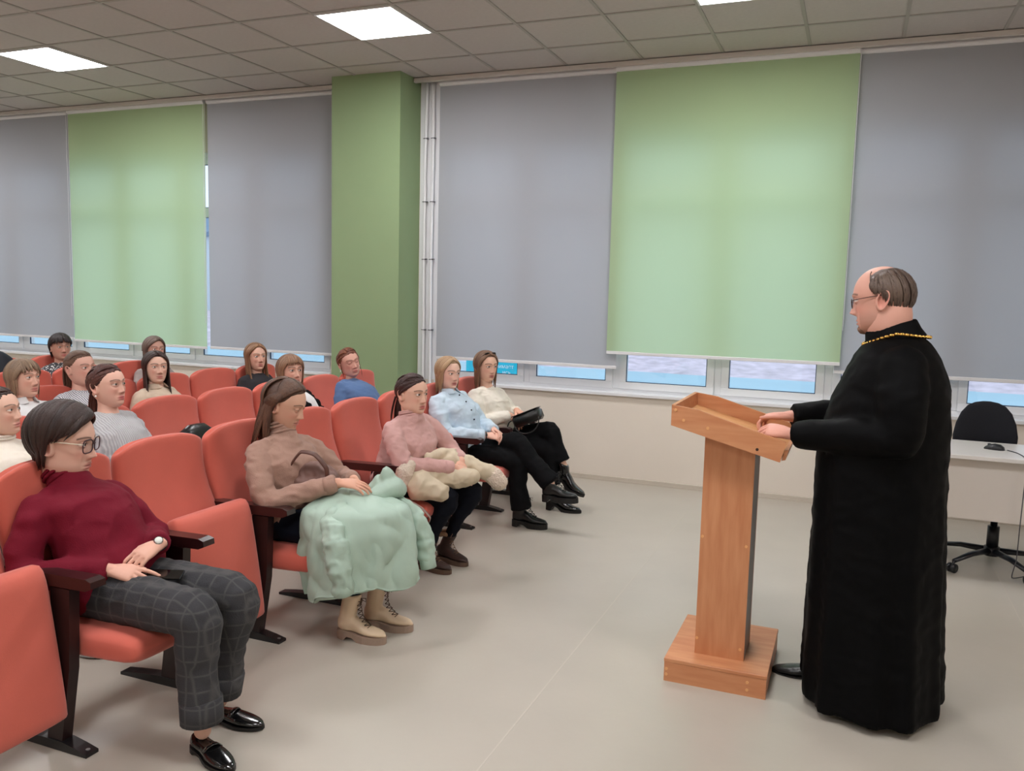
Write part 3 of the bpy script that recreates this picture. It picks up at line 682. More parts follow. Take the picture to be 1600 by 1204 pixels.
    if style in ('tied', 'bun', 'pony'):
        gp = sdir(math.pi+tailside*.3, math.radians({'tied': -30, 'bun': -16, 'pony': 12}[style]))
        for i in range(int(120*dens)):
            u = r.uniform(-2.4, 2.4); e = hl(u, 'high')+math.radians(2+r.random()*4)
            if r.random() < .45: # from the parting
                rt = math.radians(46+50*r.random()); d0 = np.array([math.cos(rt), part*.9+(.04 if u > 0 else -.04), math.sin(rt)])
                mid = sdir(np.sign(u)*math.radians(92), math.radians(28+18*r.random())); A = path(d0, mid, vol*.5, vol*.7, 6); B = path(mid, gp+r.normal(size=3)*.05, vol*.7, vol*.7, 7); P = A+B[1:]
            else:
                d0 = sdir(u, e); P = path(d0, gp+r.normal(size=3)*.05, .001, vol*.75, 10)
            lock(P, .0095+.003*r.random(), .0038)
        g0 = onscalp(gp, vol)
        if style == 'bun':
            for i in range(22):
                a = r.random()*6.28; b = r.random()*6.28; P = [g0+np.array([-.022, 0, 0])+.026*np.array([.7*math.cos(a+q)*math.cos(b), math.sin(a+q), .9*math.cos(a+q)*math.sin(b)]) for q in np.linspace(0, 3.6, 10)]; lock(P, .009)
            g = G(); g.ell(g0+np.array([-.02, 0, 0]), (.026, .03, .028)); addm(g.arr(), g.F, .2)
        else:
            for i in range(26):
                o = r.normal(size=3)*.009; L = tail*(.8+.25*r.random()); P = [g0+o*(1+.6*q)+np.array([-.016*math.sin(q*2.2)-(.012 if style == 'pony' else 0), tailside*.05*q, -L*q+(.012*math.sin(q*3.1) if style == 'pony' else 0)]) for q in np.linspace(0, 1, 10)]; lock(P, .009, .005)
        for i in range(int(10*messy*3)):
            sg = 1 if i % 2 else -1; d0 = sdir(sg*math.radians(58+12*r.random()), math.radians(18)); P = path(d0, sdir(sg*math.radians(76), math.radians(-10)), .003, .008, 6); P = hang(P, length*.7+.02*r.normal(), wv=.003); lock(P, .004, .002)
    if style == 'bald':
        for i in range(90):
            u = (1 if i % 2 else -1)*math.radians(r.uniform(74, 178)); e0 = math.radians(r.uniform(24, 54)); e1 = hl(u, 'bald')-math.radians(r.uniform(0, 6)); P = path(sdir(u*.97, e0), sdir(u, e1), .003, .006, 7); lock(P, .008, .0022)
    return np.vstack(V), F, np.vstack(C)

# ---- hand
def hand_geo(wrist, d, up, side, curl=(.35, .45, .3), spread=.06, thumb=(.75, .62, -.22), sc=.92, tcurl=.25, fore=None, frad=.030):
    """wrist point, direction of the fingers, normal of the back of the hand, side +1 = left hand"""
    X = nrm(d); Z = nrm(np.asarray(up)-X*(np.asarray(up)@X)); Y = np.cross(Z, X)
    th = -side   # thumb lies towards -Y*side in this frame (left hand, palm down: thumb to the right)
    def P(x, y, z): return np.asarray(wrist)+sc*(X*x+Y*y*th+Z*z)
    g = G()
    rr = []
    for x, w, h, z in ((-.02, .022, .019, 0), (.0, .025, .018, 0), (.03, .034, .0165, .002), (.06, .040, .0155, .002), (.085, .040, .013, 0), (.093, .034, .009, 0)):
        rr.append(ering(P(x, .0+(.003 if x > .02 else 0), z), Y*th*w*sc, Z*h*sc, 16, .85))
    if th < 0: rr = [r[::-1] for r in rr]
    g.loft(rr)
    bx = [(.086, .030), (.090, .0105), (.087, -.009), (.078, -.027)]; ln = [(.040, .025, .020), (.044, .028, .021), (.041, .026, .020), (.032, .020, .018)]
    for i, ((x, y), l) in enumerate(zip(bx, ln)):
        a = 0; q = np.array([x, y, .001]); pts = [q-np.array([.02, 0, 0]), q]; c = curl if not isinstance(curl[0], (tuple, list)) else curl[i]
        sp = spread*(1.5-i)
        for k in range(3):
            a += c[k]; dv = np.array([math.cos(a)*math.cos(sp), math.sin(sp)*math.cos(a), -math.sin(a)]); q = q+dv*l[k]; pts.append(q)
        R = [.0088, .0086, .0078, .0072, .0060]; v, f = limb([P(*p) for p in pts], [r_*sc for r_ in R], 10, 3); g.add(v, f)
    q = np.array([.018, .026, -.004]); dv = nrm(thumb); pts = [np.array([.0, .014, -.004]), q]
    for k, l in enumerate((.036, .030, .024)):
        q = q+dv*l; pts.append(q); dv = nrm(dv+np.array([.25, -tcurl, -.05]))
    v, f = limb([P(*p) for p in pts], [r_*sc for r_ in (.013, .0125, .0100, .0092, .0072)], 10, 3); g.add(v, f)
    if fore is not None:
        v, f = limb([np.asarray(fore), np.asarray(wrist)*.5+np.asarray(fore)*.5, np.asarray(wrist), P(.01, 0, 0)], [frad*1.25, frad*1.1, frad*.80, frad*.74], 14, 3); g.add(v, f)
    v, n, f = remesh(g, .0030, 2)
    return v, f

# ---- shoe: sole and upper along the foot
def shoe(parent, off, ankle, toe_dir, kind, size=1.0, mats=None, pitch=0.0, knee=None):
    """kind loafer / lace / heel / chunky / fur; ankle = ankle joint; toe_dir horizontal direction; pitch lowers the toe"""
    X = nrm((toe_dir[0], toe_dir[1], 0)); Y = np.cross((0, 0, 1), X); Z = np.array([0, 0, 1.0])
    if pitch: X, Z = X*math.cos(pitch)-Z*math.sin(pitch), X*math.sin(pitch)+Z*math.cos(pitch)
    hs = {'loafer': .085, 'sneaker': .09, 'heel': .12, 'chunky': .13, 'fur': .10}[kind]; A = np.asarray(ankle)-Z*hs*size
    def P(x, y, z): return A+size*(X*x+Y*y+Z*z)
    heel = {'loafer': .018, 'sneaker': .024, 'heel': .058, 'chunky': .046, 'fur': .028}[kind]; fs = {'loafer': .008, 'sneaker': .022, 'heel': .014, 'chunky': .034, 'fur': .024}[kind]
    def soleh(x): return heel+(fs-heel)*np.clip((x+.01)/.09, 0, 1)
    def ww(x): return np.interp(x, [-.062, -.05, -.02, .03, .09, .13, .165, .185, .195], [.012, .028, .034, .033, .044, .043, .033, .02, .006])
    top = {'loafer': ([-.062, -.03, .0, .05, .10, .14, .18, .195], [.062, .060, .055, .058, .046, .038, .028, .012]),
           'sneaker': ([-.062, -.03, .02, .06, .10, .14, .18, .195], [.072, .078, .082, .070, .052, .042, .034, .014]),
           'heel': ([-.062, -.03, .03, .06, .10, .14, .18, .195], [.10, .11, .10, .085, .052, .040, .030, .012]),
           'chunky': ([-.062, -.03, .03, .06, .10, .14, .18, .195], [.09, .10, .10, .088, .062, .055, .046, .016]),
           'fur': ([-.062, -.03, .03, .06, .10, .14, .18, .195], [.09, .10, .09, .08, .062, .052, .042, .016])}[kind]
    U, Sm, La = mats; rings = []; xs = [-.062, -.055, -.04, -.02, .0, .03, .06, .09, .12, .145, .165, .18, .19, .195]
    for x in xs:
        zb = soleh(x); zt = max(zb+.012, np.interp(x, *top)+(zb-.01 if kind != 'loafer' else 0)*0+ (0 if kind == 'loafer' else zb*.4)); w = ww(x)
        a = np.arange(20)*2*math.pi/20; rings.append(np.array([P(x, w*np.sign(math.cos(t))*abs(math.cos(t))**.8, zb+(zt-zb)*(.5+.5*math.sin(t))) for t in a]))
    g = G().loft(rings)
    up = None
    if kind in ('heel', 'chunky', 'fur', 'sneaker'):
        h = {'heel': .17, 'chunky': .235, 'fur': .19, 'sneaker': .10}[kind]; rr = []
        for z, w, d, xo in ((.05, .032, .05, 0), (.09, .034, .046, .0), (.12, .036, .042, -.004), (h-.01, .041, .047, -.008), (h, .039, .045, -.008)):
            if z <= h:
                c_ = P(-.008+xo, 0, z)
                if knee is not None and z > hs: sd_ = nrm(np.asarray(knee)-np.asarray(ankle)); c_ = np.asarray(ankle)+sd_*(z-hs)*size+X*(-.004)*size
                rr.append(ering(c_, X*d*size, Y*w*size, 20, .9))
        g.loft(rr)
    v, n, f = remesh(g, .0055*max(.9, size), 3)
    s = put('shoe' if kind in ('loafer', 'sneaker') else 'boot', mesh('shoe_upper', v-off, f, U, True), parent)
    sg = G(); rr = []
    for x in xs:
        w = ww(x)+(.004 if kind in ('chunky', 'sneaker', 'fur') else .001); b = 0.0 if (kind not in ('heel', 'chunky', 'loafer') or x < -.012 or x > .045) else soleh(x)-{'heel': .014, 'chunky': .022, 'loafer': .006}[kind]
        t = soleh(x)+.004; b = min(b, t-.004); rr.append(np.array([P(x, -w, b), P(x, w, b), P(x, w, t), P(x, -w, t)]))
    sg.loft(rr); sg.obj('sole', Sm, s, False, off)
    if kind in ('chunky', 'heel', 'fur') and La is not None:
        lg = G()
        pts = [(.10, .070), (.085, .082), (.07, .098), (.056, .115), (.05, .135), (.048, .155), (.046, .175), (.044, .20)]
        if kind == 'heel': pts = pts[:6]
        pts = [(x+.004, z+ (.006 if kind != 'chunky' else .012)) for x, z in pts]
        for i, (x, z) in enumerate(pts):
            for sgn in (-1, 1):
                if i+1 < len(pts): lg.tube([P(x, -.019*sgn, z-.008), P(x+.012, 0, z+.004), P(pts[i+1][0], .019*sgn, pts[i+1][1]-.008)], .0020*size, 5)
        x, z = pts[-1]
        for sgn in (-1, 1): lg.tube([P(x+.012, 0, z), P(x+.028, sgn*.018, z-.005), P(x+.022, sgn*.030, z-.028), P(x+.015, sgn*.012, z-.014), P(x+.012, 0, z)], .0018*size, 5)
        lg.obj('lace', La, s, True, off)
    if kind == 'fur':
        fg = G(); a = np.linspace(0, 2*math.pi, 19); fg.tube([P(-.016+.05*math.cos(t), .043*math.sin(t), .19+.004*math.sin(5*t)) for t in a], .015*size, 8, False); fg.obj('fur_cuff', mat('brown_fleece', (150, 118, 92), .95, bump=.8, bscale=120), s, True, off)
    if kind == 'loafer':
        tg = G(); tg.tube([P(.062, -.036, .042), P(.066, -.018, .058), P(.068, 0, .0625), P(.066, .018, .058), P(.062, .036, .042)], [(.011*size, .003*size)]*5, 8, True); tg.obj('strap', U, s, True, off)
    return s

# ---- the whole figure
def person(label, J, top, legs=None, hair=None, head=None, hands=None, shoes=None, gaze=None, hs=1.0, fem=True, vox=.008, res=1.0, neck_r=.050, group='people in the audience', bulk=1.0):
    base = np.array([J['hip'][0], J['hip'][1], 0.0]); o = empty('person', base, label, 'person', group)
    A = {k: np.asarray(v, float) for k, v in J.items()}
    H = A['head']; N = A['neck']; hip = A['hip']; RM = frame(*gaze); lat = nrm(A['ls']-A['rs']); trunk = nrm(N-hip); fwd = nrm(np.cross(lat, trunk))
    toW = lambda v: (RM@(np.asarray(v).T*hs)).T+H
    # ----- body: head, neck, trunk core, arms, hands, shins in one mesh
    V, F, C = head_geo(res, **(head or {})); V = toW(V); sk = np.array(lin((head or {}).get('skin', (214, 168, 148))))
    parts = [(V, F, C)]
    g = G(); nb = toW([[-.018, 0, -.05]])[0]; nj = toW([[-.012, 0, -.09]])[0]
    v, f = limb([nb, nj, N*.55+nj*.45, N-trunk*.03], [neck_r*hs*.98, neck_r*hs, neck_r*1.02, neck_r*1.35], 18, 4); g.add(v, f)
    rr = [ering(hip+(N-hip)*t+fwd*.0, lat*w*.82*bulk, fwd*d*.80*bulk, 20, .9) for t, w, d in ((.0, .15, .10), (.4, .125, .09), (.75, .14, .10), (.93, .12, .07), (1.0, .07, .055))]
    g.loft(rr)
    for s in 'lr':
        S_, E_, W_ = A[s+'s'], A[s+'e'], A[s+'w']; v, f = limb([S_*.8+N*.2-trunk*.025, S_*.55+E_*.45, E_, E_*.5+W_*.5, W_], [.024, .030, .028, .026, .022], 12, 4); g.add(v, f)
    if 'lk' in A:
        for s in 'lr':
            hp = hip+lat*(.085 if s == 'l' else -.085); hp = hp+np.array([.02, 0, -.005]); v, f = limb([hp, hp*.5+A[s+'k']*.5+np.array([0, 0, .008]), A[s+'k'], A[s+'k']*.5+A[s+'a']*.5+np.array([-.012, 0, 0]), A[s+'a']], [.045, .042, .036, .034, .030], 12, 5); g.add(v, f)
    v, n, f = remesh(g, .010 if res >= 1 else .014, 2); parts.append((v, f, np.tile(sk, (len(v), 1))))
    for s in 'lr':
        if hands and s in hands:
            h = dict(hands[s]); d = h.pop('d'); up = h.pop('up'); v, f = hand_geo(A[s+'w'], d, up, 1 if s == 'l' else -1, fore=A[s+'e']*.35+A[s+'w']*.65, **h)
            ccol = np.tile(sk, (len(v), 1)); parts.append((v, f, ccol*np.array([1.02, .93, .91])))
    VV = np.vstack([p[0] for p in parts])-base; FF = []; off = 0
    for p in parts: FF += [tuple(i+off for i in q) for q in p[1]]; off += len(p[0])
    bo = put('body', mesh('body', VV, FF, M_skin, True, np.vstack([p[2] for p in parts])), o)
    hd = head or {}
    if hd.get('eye_open', 1) > .2:
        for s in (-1, 1): v, f, c = eye_geo(s, J.get('look', (1, 0, 0)), J.get('iris', (86, 74, 60))); put('eye', mesh('eye', toW(v)-base, f, M_eye, True, c), bo)
    if hair:
        v, f, c = hair_geo(**hair); put('hair', mesh('hair', toW(v)-base, f, M_hair, True, c), o)
    # ----- top garment
    t = dict(top); m = t['mat']; k = t.get('bulk', 1.0); g = G(); bust = t.get('bust', 1.0); sl = t.get('sleeve', 1.0)
    tor = [(-.16, .150, .105, 0), (-.06, .168, .125, .004), (.12, .168, .130, .008), (.34, .148, .122, .010), (.56, .156, .128*bust, .018*bust), (.72, .164, .122*bust, .016*bust), (.86, .152, .096, .004), (.94, .110, .078, -.004), (1.02, .066, .060, -.004)]
    if t.get('belly'): tor = [(a, w*(1.06 if a < .5 else 1), d*(1+t['belly']*math.exp(-((a-.25)/.25)**2)), fo+.05*t['belly']*math.exp(-((a-.25)/.25)**2)) for a, w, d, fo in tor]
    bow = A.get('bow', np.zeros(3))
    rr = t['rings'] if 'rings' in t else [ering(hip+(N-hip)*a+fwd*fo*k+bow*math.sin(math.pi*np.clip(a, 0, 1)), lat*w*k, fwd*d*k, 28, .9) for a, w, d, fo in tor]; g.loft(rr)
    bones = [(hip, N)]
    for s in 'lr':
        S, E, Wr = A[s+'s'], A[s+'e'], A[s+'w']; d = nrm(Wr-E); we = Wr-d*t.get('cuff', .012)
        v, f = limb([S*.84+N*.16-trunk*.018, S*.55+E*.45, E, E*.5+we*.5, we], np.array(t.get('srad', (.056, .057, .050, .044, .037)))*sl, 18, 4, True); g.add(v, f); v, f = limb([N-trunk*.012, N*.5+S*.5-trunk*.004, S*.9+N*.1-trunk*.012], np.array([.045, .043, .046])*k, 14, 4); g.add(v, f); bones += [(S, E), (E, Wr)]
    if t.get('collar') == 'turtle':
        v, f = tube([N-trunk*.03, N+trunk*.01, N*.45+nj*.55, N*.22+nj*.78], [.085, neck_r*1.36, neck_r*1.22, neck_r*1.20], 20); g.add(v, f)
    v, n, f = remesh(g, vox, t.get('smooth', 6))
    v = folds(v, n, bones, t.get('fold', .006), f=t.get('ff', 60), base=t.get('fbase', .35), seed=len(label), joints=[A['le'], A['re'], hip+fwd*.1, hip*.7+N*.3+fwd*.1, A['ls']-trunk*.06, A['rs']-trunk*.06])
    v = crease(v, n, t.get('crease', .006), t.get('csc', 11), seed=len(label) % 7, ax=trunk, st=1.5)
    # elbow bends keep clear of the hand: done; attach
    to = put(t.get('name', 'sweater'), mesh(t.get('name', 'sweater'), v-base, f, m, True), o)
    for s in 'lr':
        S, E, Wr = A[s+'s'], A[s+'e'], A[s+'w']; d = nrm(Wr-E)
        if res >= 1:
            cg = G(); cw = .036*sl; cg.tube([Wr-d*(t.get('cuff', .012)+.05), Wr-d*(t.get('cuff', .012)+.03), Wr-d*t.get('cuff', .012), Wr-d*(t.get('cuff', .012)-.006)], [cw*1.10, cw*1.12, cw*1.02, cw*.80], 18); cg.obj('cuff', m, to, True, base)
    if t.get('collar') == 'turtle':
        for q, rdd in ((.32, 1.27), (.62, 1.27), (.80, 1.23)):
            cg = G(); c = N*(1-q)+nj*q; ax = nrm(nj-N); x = nrm(np.cross(ax, lat)); a = np.linspace(0, 2*math.pi, 25); cg.tube([c+neck_r*rdd*(x*math.cos(z)+lat*math.sin(z)) for z in a], .007, 8, False); cg.obj('collar_fold', m, to, True, base)
    elif t.get('collar') == 'crew':
        cg = G(); a = np.linspace(0, 2*math.pi, 29); c = N+trunk*.004; cg.tube([c+neck_r*1.36*(fwd*math.cos(z)+lat*math.sin(z))-trunk*(.022*max(0, math.cos(z))) for z in a], .008, 8, False); cg.obj('neckband', m, to, True, base)
    elif t.get('collar') == 'shirt':
        mm = t.get('cmat', m); cg = G(); nn = 25; a = np.linspace(.42, 2*math.pi-.42, nn); rows = []
        for rd, h in ((1.10, .026), (1.16, .040), (1.30, .036), (1.62, -.004), (1.58, -.010), (1.2, .018)):
            rows.append([N+trunk*(h-.016*math.cos(z)+.004)+neck_r*rd*(fwd*math.cos(z)*(1+.25*max(0, math.cos(z)))+lat*math.sin(z)) for z in a])
        Vv = np.array(rows).reshape(-1, 3); Ff = [(j*nn+i, j*nn+i+1, ((j+1) % 6)*nn+i+1, ((j+1) % 6)*nn+i) for j in range(6) for i in range(nn-1)]; Ff += [tuple(j*nn for j in range(6)), tuple(j*nn+nn-1 for j in range(5, -1, -1))]
        cg.add(Vv, Ff); cg.obj('collar', mm, to, True, base)
        if t.get('buttons'):
            for q in (.92, .78, .62, .46):
                pl = G(); c = hip+(N-hip)*q+fwd*(np.interp(q, [.34, .56, .72, .86, .95], [.137, .152, .143, .108, .080])*k); pl.ell(c, (.006, .006, .006), 8, 6)
                pl.obj('button', mat('dark_buttons', (34, 40, 60), .4), to, True, base)
    # ----- trousers
    if legs:
        l = dict(legs); g = G(); kb = l.get('bulk', 1.0); rr = [ering(hip+np.array([0, 0, z])+np.array([x, 0, 0]), lat*w*kb, np.array([d*kb, 0, 0]), 24, .85) for z, w, d, x in ((-.085, .13, .09, 0), (-.06, .168, .125, .01), (.0, .172, .13, 0), (.06, .160, .12, -.01), (.10, .13, .1, -.01))]; g.loft(rr); bones = []; jt = []
        for s in 'lr':
            hp = hip+lat*(.085 if s == 'l' else -.085)+np.array([.02, 0, -.005]); Kn, An = A[s+'k'], A[s+'a']; d = nrm(An-Kn); en = An-d*l.get('hem', .03); R = l.get('r', (.088, .080, .070, .058, .055))
            v, f = limb([hp, hp*.5+Kn*.5+np.array([0, 0, .008]), Kn, Kn*.5+en*.5+np.array([-.012, 0, 0]), en], np.array(R)*kb, 18, 5, True); g.add(v, f); bones += [(hp, Kn), (Kn, An)]; jt += [Kn+np.array([-.05, 0, -.03]), hp]
        v, n, f = remesh(g, vox*1.15, 4); v = folds(v, n, bones, l.get('fold', .006), f=45, base=.3, seed=len(label)+3, joints=jt, jr=.13); v = crease(v, n, l.get('crease', .006), 10, seed=len(label) % 5)
        tr = put(l.get('name', 'trousers'), mesh('trousers', v-base, f, l['mat'], True), o)
        if l.get('cuffs'):
            for s in 'lr':
                d = nrm(A[s+'a']-A[s+'k']); en = A[s+'a']-d*l.get('hem', .03); rw = l.get('r', (.088, .080, .070, .058, .055))[4]*kb
                cg = G(); cg.tube([en-d*.05, en-d*.045, en+d*.035, en+d*.04], [rw*.95, rw*1.10, rw*1.10, rw*.96], 20); cg.obj('trouser_cuff', l['mat'], tr, True, base)
    if shoes:
        for s in 'lr':
            q = dict(shoes); q.update(shoes.get(s, {})); shoe(o, base, A[s+'a'], q.get('d', (1, 0)), q['kind'], q.get('size', .92), q['mats'], q.get('pitch', 0.0), A[s+'k'])
    return o, base, A, toW, RM, dict(N=N, nj=nj, lat=lat, fwd=fwd, trunk=trunk, body=bo)

def glasses(o, base, toW, m, rx=.024, rz=.019, sq=.6, wire=.0022, temple=None, body=None, ext=.0, drop=0):
    r = empty('glasses', (0, 0, 0), None, None); 
    bpy.data.objects.remove(r)
    g = G(); cx = .098
    for s in (-1, 1):
        a = np.linspace(0, 2*math.pi, 29); ca, sa = np.cos(a), np.sin(a); px = np.sign(ca)*np.abs(ca)**sq*rx; pz = np.sign(sa)*np.abs(sa)**sq*rz
        P = np.c_[cx-.006*((px*s+.0)/rx+1)*.6*1, s*.0325+px, -.002+pz-drop]; g.tube(toW(P), wire, 6, False)
    g.tube(toW([[cx+.001, -.009, .004-drop], [cx+.004, 0, .006-drop], [cx+.001, .009, .004-drop]]), wire, 6)
    fr = g.obj('glasses', m, o, True, base)
    for s in (-1, 1):
        t = G(); t.tube(toW([[cx-.008, s*(.0325+rx), .008-drop], [cx-.02, s*.071, .010-drop], [.03, s*.078, .012-drop*.5], [-.012, s*.080, .012], [-.028, s*.077, .0], [-.036, s*.073, -.014]]), wire*1.1, 6); t.obj('temple', temple or m, fr, True, base)
        a = np.arange(20)*2*math.pi/20; ca, sa = np.cos(a), np.sin(a); P = np.c_[np.full(20, cx-.004), s*.0325+np.sign(ca)*np.abs(ca)**sq*rx*.97, -.002+np.sign(sa)*np.abs(sa)**sq*rz*.97-drop]
        put('lens', mesh('lens', toW(P)-base, [tuple(range(20))], M_lens), fr)
    return fr
def earring(o, base, toW, m, dz=-.045, r=.005, sides=(-1, 1), drop=0):
    for s in sides:
        g = G(); g.ell(toW([[-.006, s*.086, dz]])[0], (r,)*3, 10, 8)
        if drop: g.tube(toW([[-.006, s*.086, dz], [-.006, s*.087, dz-drop]]), .0016, 5)
        g.obj('earring', m, o, True, base)
PRIEST = np.array([3.79, -3.45, 1.62])
def look_at(h, tgt=PRIEST, dyaw=0, pitch=None):
    d = tgt-np.asarray(h); y = math.atan2(d[1], d[0])+dyaw; p = -math.atan2(d[2], math.hypot(d[0], d[1])) if pitch is None else pitch
    return (y, p, 0.0)
# ================================================================= people: the figures
def cl(name, rgb, rough=.85, **k): k.setdefault('bump', .2); k.setdefault('bscale', 220); k.setdefault('var', .05); k.setdefault('vscale', 9); return mat(name, rgb, rough, sheen=k.pop('sheen', .12 if sum(rgb) > 330 else 0.0), spec=.3 if sum(rgb) > 120 else .12, **k)
M_maroon = cl('maroon_knit', (112, 8, 34)); M_brown = cl('taupe_knit', (166, 132, 117)); M_pink = cl('dusty_pink_knit', (201, 158, 152)); M_lblue = cl('light_blue_cotton', (196, 214, 228), .8)
M_cream = cl('cream_knit', (230, 222, 208)); M_grknit = cl('grey_rib_knit', (206, 206, 208), pattern='knit', rgb2=(176, 176, 180), pscale=28, bump=.5); M_stripe = cl('striped_blouse', (226, 226, 228), pattern='stripe', rgb2=(92, 98, 112), pscale=26)
M_white = cl('white_cotton', (222, 222, 222)); M_beige = cl('beige_shirt', (205, 186, 164)); M_denim = cl('denim_blue_knit', (88, 116, 158)); M_char = cl('charcoal_top', (46, 44, 48)); M_fur = cl('black_fur', (16, 15, 17), .95, bump=1.0, bscale=150); M_pat = cl('black_white_print', (228, 228, 226), pattern='spots', rgb2=(70, 70, 74), pscale=55); M_ggrey = cl('grey_cardigan', (160, 150, 146))
M_robe = mat('black_cassock', (6, 6, 7), .62, bump=.12, bscale=300, spec=.08)
M_plaid = cl('grey_checked_wool', (58, 58, 61), pattern='plaid', rgb2=(76, 75, 75), pscale=7); M_btr = cl('black_trousers', (15, 15, 17)); M_nav = cl('navy_jeans', (22, 27, 38)); M_dleg = cl('dark_leggings', (18, 20, 28))
M_patent = mat('black_patent_leather', (12, 12, 13), .12, coat=.6); M_leather = mat('black_leather', (18, 17, 17), .32, bump=.1, bscale=90); M_solek = mat('black_sole', (16, 15, 15), .5)
M_bboot = mat('beige_boot_leather', (222, 198, 168), .5, bump=.06, bscale=120); M_bsole = mat('taupe_sole', (158, 136, 120), .7); M_blace = mat('brown_lace', (84, 66, 52), .8); M_brboot = mat('brown_boot_leather', (58, 38, 32), .5); M_brsole = mat('brown_sole', (96, 74, 60), .7)
M_gold = mat('gold', (214, 170, 90), .25, 1.0); M_silver = mat('silver', (200, 200, 200), .2, 1.0); M_pearl = mat('pearl', (240, 236, 228), .25)
LOAF = dict(kind='loafer', mats=(M_patent, M_solek, None)); SNK = dict(kind='sneaker', mats=(M_leather, mat('pale_sole', (170, 168, 166), .6), None))

# ----- woman in maroon
c = -4.835
J = dict(hip=(1.185, c, .505), neck=(.965, c, .865), head=(.93, c, 1.028), rs=(.97, c-.18, .805), ls=(.995, c+.17, .80), re=(1.03, c-.26, .60), rw=(1.285, c-.12, .612), le=(1.14, c+.22, .628), lw=(1.34, c+.055, .668),
         rk=(1.655, c-.10, .495), lk=(1.66, c+.10, .495), ra=(1.675, c-.10, .085), la=(1.575, c+.10, .085))
o, base, A, toW, RM, X = person('person in a maroon turtleneck and grey checked trousers sitting with crossed hands', J,
    dict(mat=M_maroon, collar='turtle', bulk=1.07, bust=1.02, belly=.14, fold=.012, fbase=.5, ff=45, sleeve=1.12, crease=.005, csc=6, name='turtleneck'),
    legs=dict(mat=M_plaid, bulk=1.05, hem=.075, cuffs=True, fold=.006, r=(.092, .086, .078, .066, .064)), hair=dict(style='short', rgb=(40, 25, 22), rgb2=(60, 40, 34), vol=.023, fringe=False, part=.25, seed=3, dens=1.7),
    head=dict(skin=(220, 176, 156), brow=(66, 46, 40), fat=.9, nose=1.12, lip=(180, 104, 98)), gaze=(math.radians(24), .08, 0), hs=1.16, neck_r=.056,
    hands=dict(r=dict(d=(.95, .22, -.10), up=(.1, -.35, .95), curl=((.12, .2, .15), (.4, .5, .3), (.5, .55, .4), (.55, .6, .4)), thumb=(.85, .5, -.1), sc=1.0), l=dict(d=(-.06, -.93, -.26), up=(.25, -.3, .9), curl=(.35, .5, .4), sc=1.0)),
    shoes=dict(LOAF, size=.95, r=dict(d=(.92, -.30)), l=dict(d=(1, .12))), bulk=1.05)
glasses(o, base, toW, mat('plum_frame', (58, 34, 44), .3), .0265, .0215, .62, .0024, temple=mat('cream_temple', (222, 208, 186), .35))
w = A['lw']; dw = nrm(A['lw']-A['le'])
g = G(); x = nrm(np.cross(dw, (0, 0, 1))); y = np.cross(dw, x); a = np.linspace(0, 2*math.pi, 21); g.tube([w-dw*.004+.0265*x*math.cos(t)+.0225*y*math.sin(t) for t in a], [(.0075, .0022)]*21, 8, False); st = g.obj('watch_strap', mat('dark_strap', (44, 22, 26), .4), o, True, base)
g = G(); n = nrm((.45, -.55, .7)); cc = w-dw*.004+n*.024; g.tube([cc-n*.003, cc+n*.005], .0165, 20); g.obj('watch_case', M_silver, st, True, base); g = G(); g.tube([cc+n*.0052, cc+n*.006], .0135, 20); g.obj('watch_dial', mat('dial', (226, 230, 222), .3), st, True, base)
ph = G().box(-.075, .075, -.036, .036, -.004, .004, .002).obj('phone', mat('black_glass', (8, 8, 10), .08)); ph.location = (1.43, c-.03, .590); ph.rotation_euler = (.12, .05, .5); tag(ph, 'black phone lying under the crossed hands of the person in maroon', 'phone')

# ----- woman in taupe with the mint coat
c = -3.783
J = dict(hip=(1.19, c, .505), neck=(1.15, c, .90), head=(1.155, c, 1.072), rs=(1.10, c-.17, .855), ls=(1.18, c+.165, .85), re=(1.235, c-.235, .645), rw=(1.515, c-.085, .735), le=(1.33, c+.20, .69), lw=(1.50, c+.075, .715),
         rk=(1.66, c-.10, .49), lk=(1.67, c+.10, .49), ra=(1.585, c-.085, .122), la=(1.63, c+.075, .122))
o, base, A, toW, RM, X = person('person in a taupe turtleneck and beige lace-up boots looking down', J,
    dict(mat=M_brown, collar='turtle', bulk=1.0, fold=.011, fbase=.45, sleeve=1.06, name='turtleneck'), legs=dict(mat=M_nav, hem=.06, r=(.088, .08, .066, .044, .030)),
    hair=dict(style='long', rgb=(74, 52, 42), rgb2=(112, 80, 62), vol=.012, part=.02, length=-.24, seed=5, dens=1.0, wave=.004, ears=True, drape=.07), head=dict(skin=(216, 170, 146), eye_open=.05, brow=(92, 66, 54), nose=1.05),
    gaze=(math.radians(12), .30, .05), hs=1.03, neck_r=.048,
    hands=dict(r=dict(d=(.88, .34, -.05), up=(.0, -.35, .95), curl=(.3, .35, .3), thumb=(.8, .5, -.3)), l=dict(d=(.80, -.45, -.35), up=(.45, -.1, .85), curl=(.7, 1.0, .7))),
    shoes=dict(kind='chunky', mats=(M_bboot, M_bsole, M_blace), size=.96, r=dict(d=(1, .06)), l=dict(d=(1, .18))))
M_mint = mat('mint_padded_nylon', (172, 195, 180), .55, bump=.12, bscale=25, var=.03, vscale=6)
